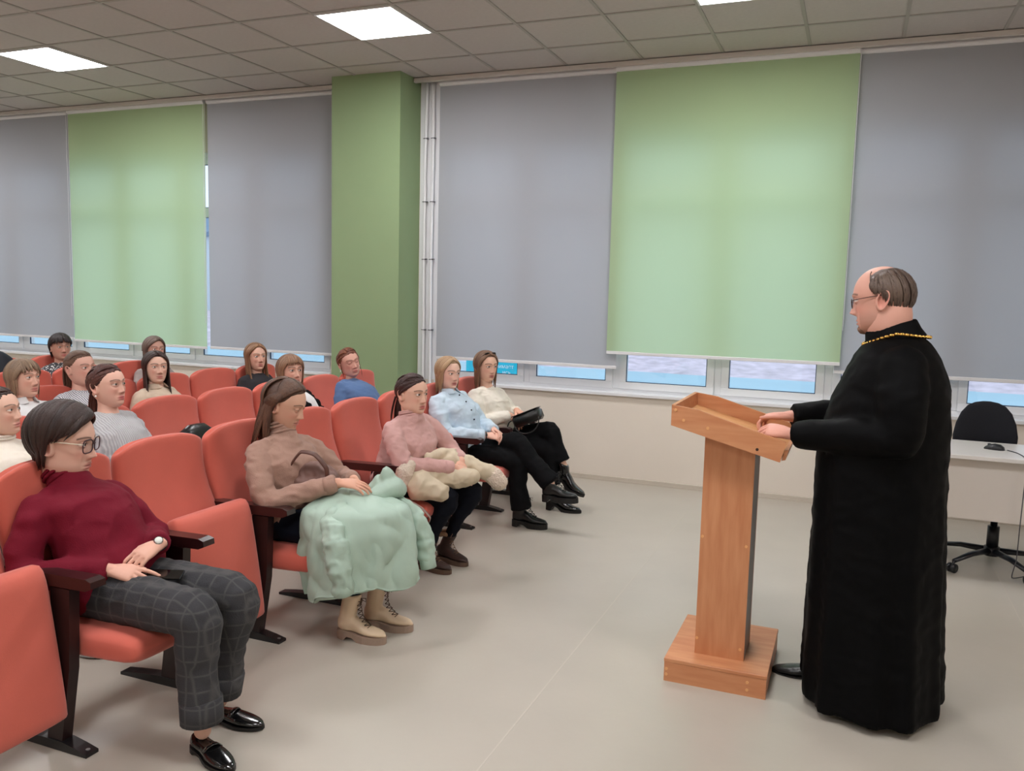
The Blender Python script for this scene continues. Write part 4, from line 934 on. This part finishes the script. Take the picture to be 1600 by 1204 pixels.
def grid_solid(name, P, th, m, parent, off, closed=False):
    P = np.asarray(P); nu, nv, _ = P.shape
    du = np.gradient(P, axis=0); dv = np.gradient(P, axis=1); N = np.cross(du, dv); N /= (np.linalg.norm(N, axis=2)[..., None]+1e-9)
    A_, B_ = P, P-N*th; V = np.vstack([A_.reshape(-1, 3), B_.reshape(-1, 3)]); k = nu*nv; F = []
    for i in range(nu-1):
        for j in range(nv-1):
            a = i*nv+j; F += [(a, a+nv, a+nv+1, a+1), (k+a, k+a+1, k+a+nv+1, k+a+nv)]
    rim = [i*nv for i in range(nu)]+[(nu-1)*nv+j for j in range(1, nv)]+[i*nv+nv-1 for i in range(nu-2, -1, -1)]+[j for j in range(nv-2, 0, -1)]
    for a, b in zip(rim, rim[1:]+rim[:1]): F.append((a, b, k+b, k+a))
    return put(name, mesh(name, V-off, F, m, True), parent)
co = empty('coat', (1.5, c, 0), 'mint green padded coat draped over the knees of the person in taupe', 'coat'); cb = np.array([1.5, c, 0])
Pg = []
for ph_ in np.radians(np.linspace(-128, 104, 110)):
    row = []; cp, sp = math.cos(ph_), math.sin(ph_)
    hem = np.interp(math.degrees(ph_), [-128, -95, -60, -20, 30, 104], [.22, .215, .285, .275, .27, .30])
    rx, ry = (.305 if cp > 0 else .17), .222
    for s in np.linspace(0, 1, 60):
        if s < .36:
            q = s/.36; r = q; z = .672-.06*q**2.2
            x, y = rx*cp*r, ry*sp*r
        else:
            q = (s-.36)/.64; z = .612-.03*math.sin(min(1, q*6)*math.pi/2)*1-(.582-hem)*q; r = 1+.10*math.sin(min(1, q*4)*math.pi/2)
            f_ = (.030*math.sin(4.6*ph_+1.1)+.012*math.sin(11*ph_+3*q))*q**.7; x, y = rx*cp*r+cp*f_, ry*sp*r+sp*f_
        row.append((1.505+x, c+y, z+.006*math.sin(9*ph_+14*s)*(.3+s)))
    Pg.append(row)
Pg = np.array(Pg); du = np.gradient(Pg, axis=0); dv = np.gradient(Pg, axis=1); Ng = np.cross(du, dv); Ng /= (np.linalg.norm(Ng, axis=2)[..., None]+1e-9); wg = np.linspace(.5, 1, 60)[None, :, None]
Pg = Pg+(crease(Pg.reshape(-1, 3), Ng.reshape(-1, 3), .020, 8, 3, (0, 0, 1), .55).reshape(Pg.shape)-Pg)*wg
grid_solid('coat_body', Pg, .016, M_mint, co, cb)
hg = G(); hem_pts = [np.array(r[-1]) for r in Pg]; hg.tube(hem_pts, .011, 8); hg.obj('hem', M_mint, co, True, cb)
def sleeve(pts, rad, seed, lab='sleeve'):
    g = G(); v, f = limb(pts, rad, 16, 5); g.add(v, f); v, n, f = remesh(g, .009, 3); v = folds(v, n, [(pts[i], pts[i+1]) for i in range(len(pts)-1)], .008, f=48, base=.8, seed=seed); v = crease(v, n, .012, 12, seed); s_ = put(lab, mesh(lab, v-cb, f, M_mint, True), co)
    d = nrm(np.asarray(pts[-1])-np.asarray(pts[-2])); e = np.asarray(pts[-1]); g = G(); g.tube([e-d*.02, e+d*.0, e+d*.045, e+d*.05], [rad[-1]*.85, rad[-1]*.98, rad[-1]*.98, rad[-1]*.7], 18); g.obj('cuff', M_mint, s_, True, cb)
sleeve([(1.56, c-.20, .60), (1.62, c-.255, .52), (1.645, c-.27, .40), (1.66, c-.265, .325)], [.045, .055, .056, .046], 2)
sleeve([(1.66, c+.17, .62), (1.76, c+.205, .53), (1.81, c+.215, .42), (1.835, c+.205, .335)], [.04, .05, .05, .04], 3)
g = G(); v, f = limb([(1.60, c+.14, .66), (1.655, c+.13, .72), (1.66, c+.10, .775)], [.062, .052, .018], 14, 5); g.add(v, f); v, f = limb([(1.63, c+.04, .655), (1.69, c+.13, .69), (1.67, c+.2, .66)], [.04, .055, .04], 14, 5); g.add(v, f)
v, n, f = remesh(g, .008, 4); v = folds(v, n, [((1.6, c+.14, .66), (1.66, c+.1, .8))], .006, f=70, base=1, seed=8); put('hood', mesh('hood', v-cb, f, M_mint, True), co)
g = G(); g.tube([np.array(r)+np.array([.0, -.004, 0]) for r in Pg[1][22:]], .004, 6); g.obj('zip', mat('pale_zip', (206, 214, 206), .4), co, True, cb)
for k in (26, 40, 54): g = G(); g.ell(np.array(Pg[4][k])+np.array([0, -.006, 0]), (.006, .004, .006), 8, 6); g.obj('snap', M_silver, co, True, cb)
hb = empty('handbag', (1.37, c-.02, .66), 'soft taupe handbag with a dark strap held on the lap above the mint coat', 'handbag'); hbb = np.array([1.37, c-.02, .66])
g = G(); rr = [ering((1.365, c-.03, z), (w_, 0, 0), (0, d_, 0), 24, .7) for z, w_, d_ in ((.672, .06, .04), (.685, .105, .07), (.72, .11, .075), (.76, .095, .06), (.79, .07, .035), (.80, .04, .012))]; g.loft(rr); v, n, f = remesh(g, .008, 3); v = folds(v, n, [((1.36, c, .66), (1.36, c, .82))], .006, f=60, base=1, seed=4); v = crease(v, n, .010, 12, 2); put('bag_body', mesh('bag_body', v-hbb, f, mat('taupe_leather', (118, 88, 80), .6, bump=.1, bscale=60), True), hb)
P = np.array([(1.285, c-.07, .70), (1.255, c-.095, .785), (1.32, c-.10, .865), (1.40, c-.10, .86), (1.455, c-.09, .80), (1.45, c-.07, .71)]); tt = np.linspace(0, 5, 26); P = np.stack([catmull(None, P[:, i], tt) for i in range(3)], 1)
g = G(); g.tube(P, [(.012, .0055)]*26, 8); g.obj('strap', mat('dark_brown_leather', (92, 60, 50), .45), hb, True, hbb)

# ----- woman in dusty pink with the beige coat
c = -2.731
J = dict(hip=(1.19, c, .49), neck=(1.275, c, .878), head=(1.275, c, 1.022), rs=(1.225, c-.175, .825), ls=(1.30, c+.17, .83), re=(1.355, c-.235, .64), rw=(1.595, c-.06, .615), le=(1.46, c+.20, .635), lw=(1.58, c+.055, .635),
         rk=(1.575, c-.10, .435), lk=(1.64, c+.10, .445), ra=(1.44, c-.10, .092), la=(1.47, c+.085, .092))
J2 = dict(J)
o, base, A, toW, RM, X = person('person in a dusty pink turtleneck sitting with a beige coat on the lap', J2,
    dict(mat=M_pink, collar='turtle', bulk=1.08, bust=1.1, belly=.15, fold=.010, fbase=.45, sleeve=1.08, name='turtleneck'), legs=dict(mat=M_dleg, hem=.05, r=(.09, .08, .066, .044, .030)),
    hair=dict(style='tied', rgb=(46, 26, 24), rgb2=(74, 40, 34), vol=.008, part=.12, tail=.16, seed=6, messy=.0), head=dict(skin=(224, 180, 158), fat=.7, brow=(70, 46, 40), lip=(188, 88, 88)), gaze=look_at((1.27, c, 1.02), dyaw=.02, pitch=.0), hs=1.03, neck_r=.054,
    hands=dict(r=dict(d=(.80, .35, -.48), up=(.4, -.45, .75), curl=(.35, .5, .4)), l=dict(d=(.45, -.45, -.75), up=(.75, -.25, .5), curl=(.7, .8, .5))),
    shoes=dict(kind='fur', mats=(M_brboot, M_brsole, mat('tan_lace', (120, 92, 72), .8)), size=.9, r=dict(d=(1, -.15)), l=dict(d=(1, -.25))))
M_bcoat = mat('beige_padded_nylon', (204, 188, 162), .6, bump=.12, bscale=25, var=.03, vscale=6); M_fleece = mat('cream_fleece', (224, 206, 188), .95, bump=1.0, bscale=110)
co = empty('coat', (1.5, c, .5), 'beige padded coat with cream fleece trim bundled on the lap of the person in pink', 'coat'); cb = np.array([1.5, c, .5])
g = G()
for pts, rad in (([(1.33, c-.20, .57), (1.44, c-.215, .53), (1.55, c-.19, .50)], [.055, .085, .06]), ([(1.36, c-.17, .62), (1.50, c-.10, .575), (1.66, c+.0, .555)], [.05, .075, .055]), ([(1.40, c+.02, .62), (1.50, c+.06, .62), (1.62, c+.12, .60), (1.74, c+.16, .545)], [.05, .065, .055, .045]), ([(1.42, c-.05, .66), (1.47, c+.03, .68), (1.50, c+.10, .66)], [.03, .035, .03])):
    v, f = limb(pts, rad, 16, 5); g.add(v, f)
v, n, f = remesh(g, .008, 4); v = folds(v, n, [((1.33, c-.2, .57), (1.6, c-.1, .55)), ((1.4, c, .62), (1.74, c+.16, .55))], .008, f=42, base=.9, seed=12); v = crease(v, n, .012, 9, 4); put('coat_body', mesh('coat_body', v-cb, f, M_bcoat, True), co)
g = G(); v, f = limb([(1.375, c-.275, .555), (1.385, c-.27, .61), (1.405, c-.25, .645)], [.046, .050, .030], 14, 4); g.add(v, f); v, n, f = remesh(g, .006, 1); r_ = np.random.default_rng(3); v = v+n*(r_.random(len(v))*.006)[:, None]; put('hood_lining', mesh('hood_lining', v-cb, f, M_fleece, True), co)
g = G(); v, f = limb([(1.745, c+.165, .54), (1.775, c+.175, .505)], [.052, .050], 14, 4); g.add(v, f); v, n, f = remesh(g, .006, 1); v = v+n*(r_.random(len(v))*.006)[:, None]; put('fleece_cuff', mesh('fleece_cuff', v-cb, f, M_fleece, True), co)
g = G(); P = [(1.40, c-.285, .46), (1.50, c-.285, .42), (1.545, c-.26, .36), (1.50, c-.22, .29), (1.44, c-.22, .22)]; P = np.array(P); tt = np.linspace(0, 4, 22); P = np.stack([catmull(None, P[:, i], tt) for i in range(3)], 1); g.tube(P, [(.012, .002)]*22, 6, True); g.obj('drawstring', mat('striped_tape', (170, 150, 142), .7), co, True, cb)

# ----- woman in the light blue shirt
c = -1.679
J = dict(hip=(1.165, c, .49), neck=(1.0, c, .895), head=(.99, c, 1.047), rs=(.965, c-.165, .85), ls=(1.03, c+.16, .848), re=(1.085, c-.215, .635), rw=(1.335, c-.085, .632), le=(1.175, c+.20, .66), lw=(1.345, c+.035, .652),
         lk=(1.545, c-.01, .592), la=(1.815, c-.045, .335), rk=(1.565, c-.045, .455), ra=(1.60, c-.04, .13))
o, base, A, toW, RM, X = person('person in a light blue shirt and black trousers sitting with crossed legs', J,
    dict(mat=M_lblue, collar='shirt', bulk=.96, fold=.010, ff=50, fbase=.6, sleeve=1.12, crease=.007, csc=9, name='shirt', buttons=True), legs=dict(mat=M_btr, hem=.0, r=(.082, .074, .064, .064, .074)),
    hair=dict(style='bob', rgb=(150, 118, 88), rgb2=(196, 164, 128), vol=.010, part=.02, length=-.125, seed=9), head=dict(skin=(232, 190, 170), brow=(92, 64, 50), lip=(186, 100, 96)), gaze=look_at((.99, c, 1.05), dyaw=.10, pitch=.02), hs=.98, neck_r=.045,
    hands=dict(r=dict(d=(.86, .38, -.1), up=(-.1, -.55, .8), curl=(.6, .7, .4)), l=dict(d=(.80, -.45, -.15), up=(.1, .5, .8), curl=(.5, .6, .4))),
    shoes=dict(kind='chunky', mats=(M_leather, M_solek, M_solek), size=1.0, l=dict(d=(1, .0), pitch=-.06), r=dict(d=(1, .05))))
w = A['rw']; dw = nrm(A['rw']-A['re']); g = G(); x = nrm(np.cross(dw, (0, 0, 1))); y = np.cross(dw, x); a = np.linspace(0, 2*math.pi, 21); g.tube([w+dw*.004+.025*x*math.cos(t)+.021*y*math.sin(t) for t in a], [(.009, .003)]*21, 8, False); g.obj('watch_strap', mat('black_strap', (18, 18, 20), .4), o, True, base)

# ----- woman in the cream sweater
c = -1.153
J = dict(hip=(1.17, c, .49), neck=(1.065, c, .885), head=(1.055, c, 1.062), rs=(1.015, c-.165, .845), ls=(1.09, c+.16, .842), re=(1.125, c-.215, .655), rw=(1.29, c-.055, .70), le=(1.21, c+.19, .66), lw=(1.30, c+.06, .725),
         lk=(1.60, c+.01, .60), la=(1.735, c-.01, .315), rk=(1.60, c-.03, .455), ra=(1.665, c-.03, .13))
o, base, A, toW, RM, X = person('person in a cream sweater with sunglasses pushed up, holding a black handbag', J,
    dict(mat=M_cream, collar='crew', bulk=.97, fold=.007, sleeve=1.08), legs=dict(mat=M_btr, hem=.07, r=(.084, .076, .066, .062, .062)),
    hair=dict(style='bob', rgb=(96, 68, 52), rgb2=(150, 114, 88), vol=.009, part=-.02, length=-.165, seed=10), head=dict(skin=(224, 178, 154), brow=(70, 48, 40), lip=(190, 104, 98)), gaze=look_at((1.05, c, 1.06), dyaw=.16, pitch=.0), hs=1.0, neck_r=.046,
    hands=dict(r=dict(d=(.70, .35, -.60), up=(.55, -.45, .65), curl=(.3, .35, .25), spread=.09), l=dict(d=(.80, -.4, -.25), up=(.2, 0, .95), curl=(.3, .4, .3))),
    shoes=dict(kind='heel', mats=(M_patent, M_solek, None), size=1.08, l=dict(d=(1, 0), pitch=.36), r=dict(d=(1, .0))))
earring(o, base, toW, M_gold, dz=-.04, r=.005)
g = G()
for s in (-1, 1): g.ell(toW([[.052, s*.03, .098]])[0], (.020, .024, .008), 12, 8, M=RM@frame(0, -.7))
sg_ = g.obj('sunglasses', mat('dark_lens', (24, 18, 18), .15), o, True, base); g = G()
for s in (-1, 1): g.tube(toW([[.05, s*.055, .095], [.03, s*.076, .07], [.0, s*.088, .03]]), .003, 6)
g.obj('temple', mat('brown_temple', (60, 40, 36), .3), sg_, True, base)
hb = empty('handbag', (1.42, c-.06, .67), 'black leather handbag on the lap of the person in cream', 'handbag'); hbb = np.array([1.42, c-.06, .67])
Mb = np.array(Matrix.Translation((1.44, c-.06, .695)) @ Matrix.Rotation(-.42, 4, 'Y') @ Matrix.Rotation(.12, 4, 'Z'))
G().box(-.11, .11, -.075, .075, -.045, .045, .018, Mb).obj('bag_body', M_leather, hb, True, hbb)
tv = lambda p: (Mb[:3, :3]@np.asarray(p))+Mb[:3, 3]
G().box(-.105, .105, -.07, .07, .045, .051, .002, Mb).obj('flap', M_leather, hb, True, hbb)
g = G(); a = np.linspace(0, math.pi, 17); g.tube([tv((.10*math.cos(t), -.085-.02*math.sin(t), -.02-.09*math.sin(t))) for t in a], .0045, 6); g.obj('handle', M_leather, hb, True, hbb)
g = G(); g.tube([tv((-.10, .05, .03)), tv((-.17, .06, .02)), tv((-.20, .03, -.02))], .005, 6); g.obj('handle', M_leather, hb, True, hbb)

# ----- the rows behind
def seated(label, row, k, ztop, top, hair, head, dx=0.0, yaw=0.0, pitch=None, roll=0.0, hs=1.0, lean=0.0, legs=None, nk=None, **kw):
    ox = -ROW*row+dx; y = S0+PIT*k; H = np.array([1.0+ox, y, ztop-.125*hs]); N = H+np.array([-.005, 0, -.16*hs])
    if nk: N = N+np.array(nk)
    P = lambda x, yy, z: (x+ox, y+yy, z)
    J = dict(hip=P(1.17-dx, -lean, .495), neck=N, head=H, rs=(N[0]-.01, N[1]-.168, N[2]-.04), ls=(N[0]-.01, N[1]+.168, N[2]-.04), re=P(1.07, -.215, .63), le=P(1.09, .215, .63), rw=P(1.30, -.07, .60), lw=P(1.31, .06, .61),
             rk=P(1.56, -.1, .455), lk=P(1.56, .1, .455), ra=P(1.56, -.1, .09), la=P(1.57, .1, .09))
    gz = look_at(H, dyaw=yaw, pitch=pitch); gz = (gz[0], gz[1], roll)
    return person(label, J, top, legs=legs or dict(mat=M_btr, hem=.04), hair=hair, head=head, gaze=gz, hs=hs, vox=.011, res=.8, shoes=dict(SNK, size=.9), **kw)
SKN = (224, 178, 156)
seated('person in a white turtleneck cut off by the left edge of the picture', 1, 1.30, 1.145, dict(mat=M_cream, collar='turtle', name='turtleneck'), dict(style='tied', rgb=(52, 36, 32), vol=.008, tail=.1, seed=21, messy=0), dict(skin=(228, 186, 164), brow=(70, 50, 42)), yaw=.12)
o, base, A, toW, RM, X = seated('person in a grey rib-knit sweater and pearl earring in the second row', 1, 2.49, 1.21, dict(mat=M_grknit, collar='crew'), dict(style='tied', rgb=(62, 34, 30), rgb2=(98, 56, 46), vol=.009, part=.05, tail=.15, seed=22, messy=0), dict(skin=(228, 182, 162), brow=(74, 48, 42), lip=(190, 90, 96)), yaw=.02)
earring(o, base, toW, M_pearl, dz=-.048, r=.006)
o, base, A, toW, RM, X = seated('person in a black fur jacket over a white top in the second row', 1, 5.50, 1.165, dict(mat=M_fur, collar='turtle', name='fur_jacket', bulk=1.14, sleeve=1.35, fold=.010, ff=80, fbase=1.0), dict(style='bob', rgb=(118, 84, 64), rgb2=(166, 128, 98), vol=.012, fringe=True, length=-.10, seed=23), dict(skin=SKN, brow=(84, 60, 50), fat=.3), yaw=-.12)
g = G(); v, f = limb([X['N']+X['fwd']*.085-X['trunk']*.03, X['N']+X['fwd']*.125-X['trunk']*.10, X['N']+X['fwd']*.135-X['trunk']*.20], [.03, .045, .05], 14, 4); g.add(v, f); g.obj('white_top', M_white, o, True, base)
o, base, A, toW, RM, X = seated('person in a denim blue sweater leaning back in front of the green pillar', 1, 7.18, 1.165, dict(mat=M_denim, collar='crew', bulk=1.08, sleeve=1.1), dict(style='tied', rgb=(96, 52, 36), rgb2=(142, 84, 58), vol=.012, part=-.3, tail=.05, seed=24, messy=.2), dict(skin=(220, 168, 150), eye_open=.12, brow=(120, 80, 62), fat=.4, smile=.4), dx=-.09, yaw=-.05, pitch=-.08, roll=.22)
earring(o, base, toW, M_silver, dz=-.045, r=.004, drop=.03)
seated('person in a pale white collared shirt near the left edge', 2, 3.02, 1.165, dict(mat=M_white, collar='shirt', name='blouse'), dict(style='bob', rgb=(112, 90, 72), rgb2=(160, 134, 108), vol=.012, fringe=True, length=-.10, seed=25), dict(skin=SKN, brow=(110, 84, 68)), yaw=.05)
seated('person in a grey and white striped blouse in the third row', 2, 3.80, 1.195, dict(mat=M_stripe, collar='crew', name='blouse'), dict(style='pony', rgb=(84, 60, 48), rgb2=(122, 92, 74), vol=.008, tail=.20, seed=26, messy=0), dict(skin=(218, 170, 152), brow=(96, 70, 58), fat=.3), yaw=.05)
seated('person in a beige collared shirt in the third row', 2, 5.02, 1.155, dict(mat=M_beige, collar='shirt', name='shirt'), dict(style='long', rgb=(40, 26, 24), rgb2=(70, 46, 40), vol=.010, part=.0, length=-.30, seed=27, drape=.075), dict(skin=(230, 188, 166), brow=(56, 38, 34)), yaw=-.28)
seated('person in a charcoal top below the grey blind left of the pillar', 2, 7.12, 1.165, dict(mat=M_char, collar='crew'), dict(style='long', rgb=(120, 86, 62), rgb2=(168, 128, 96), vol=.009, part=.05, length=-.26, seed=28, drape=.07), dict(skin=SKN, brow=(110, 80, 64)), yaw=-.02)
seated('person in a grey cardigan mostly hidden behind the beige shirt', 3, 6.88, 1.185, dict(mat=M_ggrey, collar='crew', name='cardigan'), dict(style='long', rgb=(84, 66, 58), rgb2=(150, 132, 122), vol=.010, part=.1, length=-.27, seed=29, wave=.008, drape=.07), dict(skin=(212, 166, 148), brow=(96, 74, 64)), yaw=-.05)
seated('person with short dark hair in a black and white print blouse in the rear row', 4, 6.66, 1.165, dict(mat=M_pat, collar='crew', name='blouse'), dict(style='short', rgb=(34, 24, 24), vol=.018, fringe=True, seed=30, dens=1.2), dict(skin=(206, 158, 138), brow=(50, 36, 32), fat=.3), yaw=-.1)

# bag on the empty seat of the second row, jacket over a rear backrest
bg = empty('black_bag', (.12, -3.26, .43), 'black bag leaning on an empty second-row seat behind the folded seat', 'bag')
R = [ering((.0, 0, z), (d_, 0, 0), (0, w_, 0), 24, .7) for z, w_, d_ in ((.0, .12, .06), (.01, .165, .075), (.12, .175, .07), (.26, .16, .06), (.345, .125, .045), (.385, .06, .02))]
G().loft(R).obj('bag_body', M_leather, bg, True); g = G(); a = np.linspace(0, math.pi, 15); g.tube([(.065+.02*math.sin(t), .06*math.cos(t), .31-.09*math.sin(t)) for t in a], .005, 6); g.obj('handle', M_leather, bg, True)
jx = 1.1-ROW*4; jy = seat_y(4, 5)-.2
jk = empty('jacket', (jx, jy, 0), 'dark navy jacket hung over a rear backrest at the left edge', 'jacket')
Pg = []
for u in np.linspace(-1, 1, 22):
    row = []
    for s in np.linspace(0, 1, 26):
        if s < .42: q = s/.42; x = -.30+.06*q; z = .62+.40*q
        elif s < .58: q = (s-.42)/.16; x = -.24+.07*(1-math.cos(math.pi*q))*.9; z = 1.02+.028*math.sin(math.pi*q)
        else: q = (s-.58)/.42; x = -.114+.07*q; z = 1.02-.30*q
        row.append((x+.006*math.sin(u*9+s*3), u*.24, z-.05*u*u-.02*abs(u)**5))
    Pg.append(row)
grid_solid('jacket_body', Pg, .012, mat('navy_nylon', (30, 34, 46), .5), jk, np.zeros(3))
g = G(); g.tube([(-.17, u, 1.045-.8*u*u) for u in np.linspace(-.12, .12, 12)], .022, 10); g.obj('collar', mat('navy_nylon', (30, 34, 46), .5), jk, True)

# ================================================================= the priest
rings = []
for z, x0_, x1_, ry, yc in ((.03, 3.575, 4.105, .345, -3.46), (.05, 3.572, 4.108, .345, -3.46), (.30, 3.574, 4.095, .325, -3.456), (.55, 3.574, 4.083, .305, -3.456), (.80, 3.574, 4.073, .288, -3.456), (1.0, 3.576, 4.068, .275, -3.456), (1.12, 3.588, 4.068, .268, -3.456), (1.24, 3.622, 4.062, .262, -3.456), (1.34, 3.662, 4.045, .252, -3.456), (1.42, 3.70, 4.012, .225, -3.456), (1.475, 3.735, 3.975, .165, -3.456), (1.505, 3.757, 3.935, .10, -3.456)):
    n = 72; a = np.arange(n)*2*math.pi/n; k = max(0, 1-z/1.25); m_ = 1+k*.040*np.sin(11*a+.6)+k*.020*np.sin(17*a+2)+k*.03*np.sin(5*a+1.2)
    ca, sa = np.cos(a), np.sin(a); p = .92; rx = (x1_-x0_)/2
    rings.append(np.c_[(x0_+x1_)/2+rx*np.sign(ca)*np.abs(ca)**p*m_, yc+ry*np.sign(sa)*np.abs(sa)**p*m_, np.full(n, z)])
J = dict(hip=(3.83, -3.456, .95), neck=(3.835, -3.456, 1.50), head=(3.788, -3.456, 1.643), ls=(3.875, -3.685, 1.385), rs=(3.85, -3.225, 1.385), le=(3.865, -3.735, 1.135), lw=(3.485, -3.60, 1.095), re=(3.72, -3.185, 1.135), rw=(3.45, -3.275, 1.125),
         lk=(3.80, -3.55, .5), rk=(3.75, -3.36, .5), la=(3.85, -3.56, .085), ra=(3.655, -3.365, .085))
o, base, A, toW, RM, X = person('person in a long black cassock with a gold neck chain standing at the lectern', J,
    dict(mat=M_robe, rings=rings, fold=.010, ff=34, fbase=.15, sleeve=1.0, srad=(.09, .09, .082, .070, .055), name='cassock', cuff=.02, smooth=3, crease=.005, csc=6), hair=dict(style='bald', rgb=(74, 58, 50), rgb2=(112, 94, 82), seed=40, vol=.006),
    head=dict(skin=(218, 164, 146), brow=(110, 84, 72), fat=1.0, beard=(92, 66, 50), male=True, nose=1.1, chin=.004), gaze=(math.pi-.20, .13, 0), hs=1.15, vox=.0105, neck_r=.077, bulk=1.25, group='clergy',
    hands=dict(l=dict(d=(-.96, -.02, .10), up=(.1, -.45, .9), curl=(.75, .95, .6), sc=1.06), r=dict(d=(-.95, .05, -.10), up=(0, .15, 1), curl=(.75, .95, .6), sc=1.06, thumb=(.95, .36, .02), tcurl=.0)),
    shoes=dict(kind='loafer', mats=(M_leather, M_solek, None), size=1.08, d=(-1, 0)))
glasses(o, base, toW, mat('bronze_wire', (70, 44, 40), .3, .7), .0235, .0165, .75, .0014, drop=.004)
g = G(); g.ell(toW([[.064, 0, -.097]])[0], np.array([.0235, .031, .018])*1.15, 18, 12, M=RM); v, n, f = remesh(g, .004, 1); v = v+n*(rng.random(len(v))*.002)[:, None]
put('beard', mesh('beard', v-base, f, mat('beard_hair', (140, 104, 84), .8, bump=.6, bscale=300), True), o)
N_, nj = X['N'], X['nj']
g = G(); ax = nrm(np.array([-.30, 0, 1.0])); cc = np.array([3.835, -3.456, 1.505]); xx = nrm(np.cross((0, 1, 0), ax)); yy = np.array([0, 1.0, 0])
rr = [cc+ax*h+(np.outer(np.cos(t_ := np.arange(32)*2*math.pi/32), xx)*r1+np.outer(np.sin(t_), yy)*r2) for h, r1, r2 in ((-.03, .118, .115), (.0, .105, .10), (.035, .097, .092), (.040, .092, .088), (.030, .090, .086))]
g.loft(rr, False); g.obj('collar', M_robe, o, True, base)
ch = G()
for q in np.linspace(0, 1, 46):
    t = q*2*math.pi; up = math.cos(t)   # 1 = front
    px = 3.848-.122*up; py = -3.456+.132*math.sin(t); pz = 1.512-.05*max(0, up)**1.2-.012*max(0, -up)
    ch.ell((px, py, pz), (.011, .0055, .007), 8, 6, M=frame(t+math.pi/2+.0))
P = []
ch.obj('chain', M_gold, o, True, base)
g = G(); g.prism([(-.006, -.16), (.006, -.16), (.006, 0), (-.006, 0)], 1, -.003, .003); 
g = G(); g.tube([(3.725, -3.456, 1.452), (3.69, -3.456, 1.38), (3.655, -3.456, 1.28)], .003, 6); g.box(3.640, 3.652, -3.462, -3.450, 1.17, 1.27).box(3.640, 3.652, -3.485, -3.427, 1.225, 1.237); g.obj('pectoral_cross', M_gold, o, True, base)
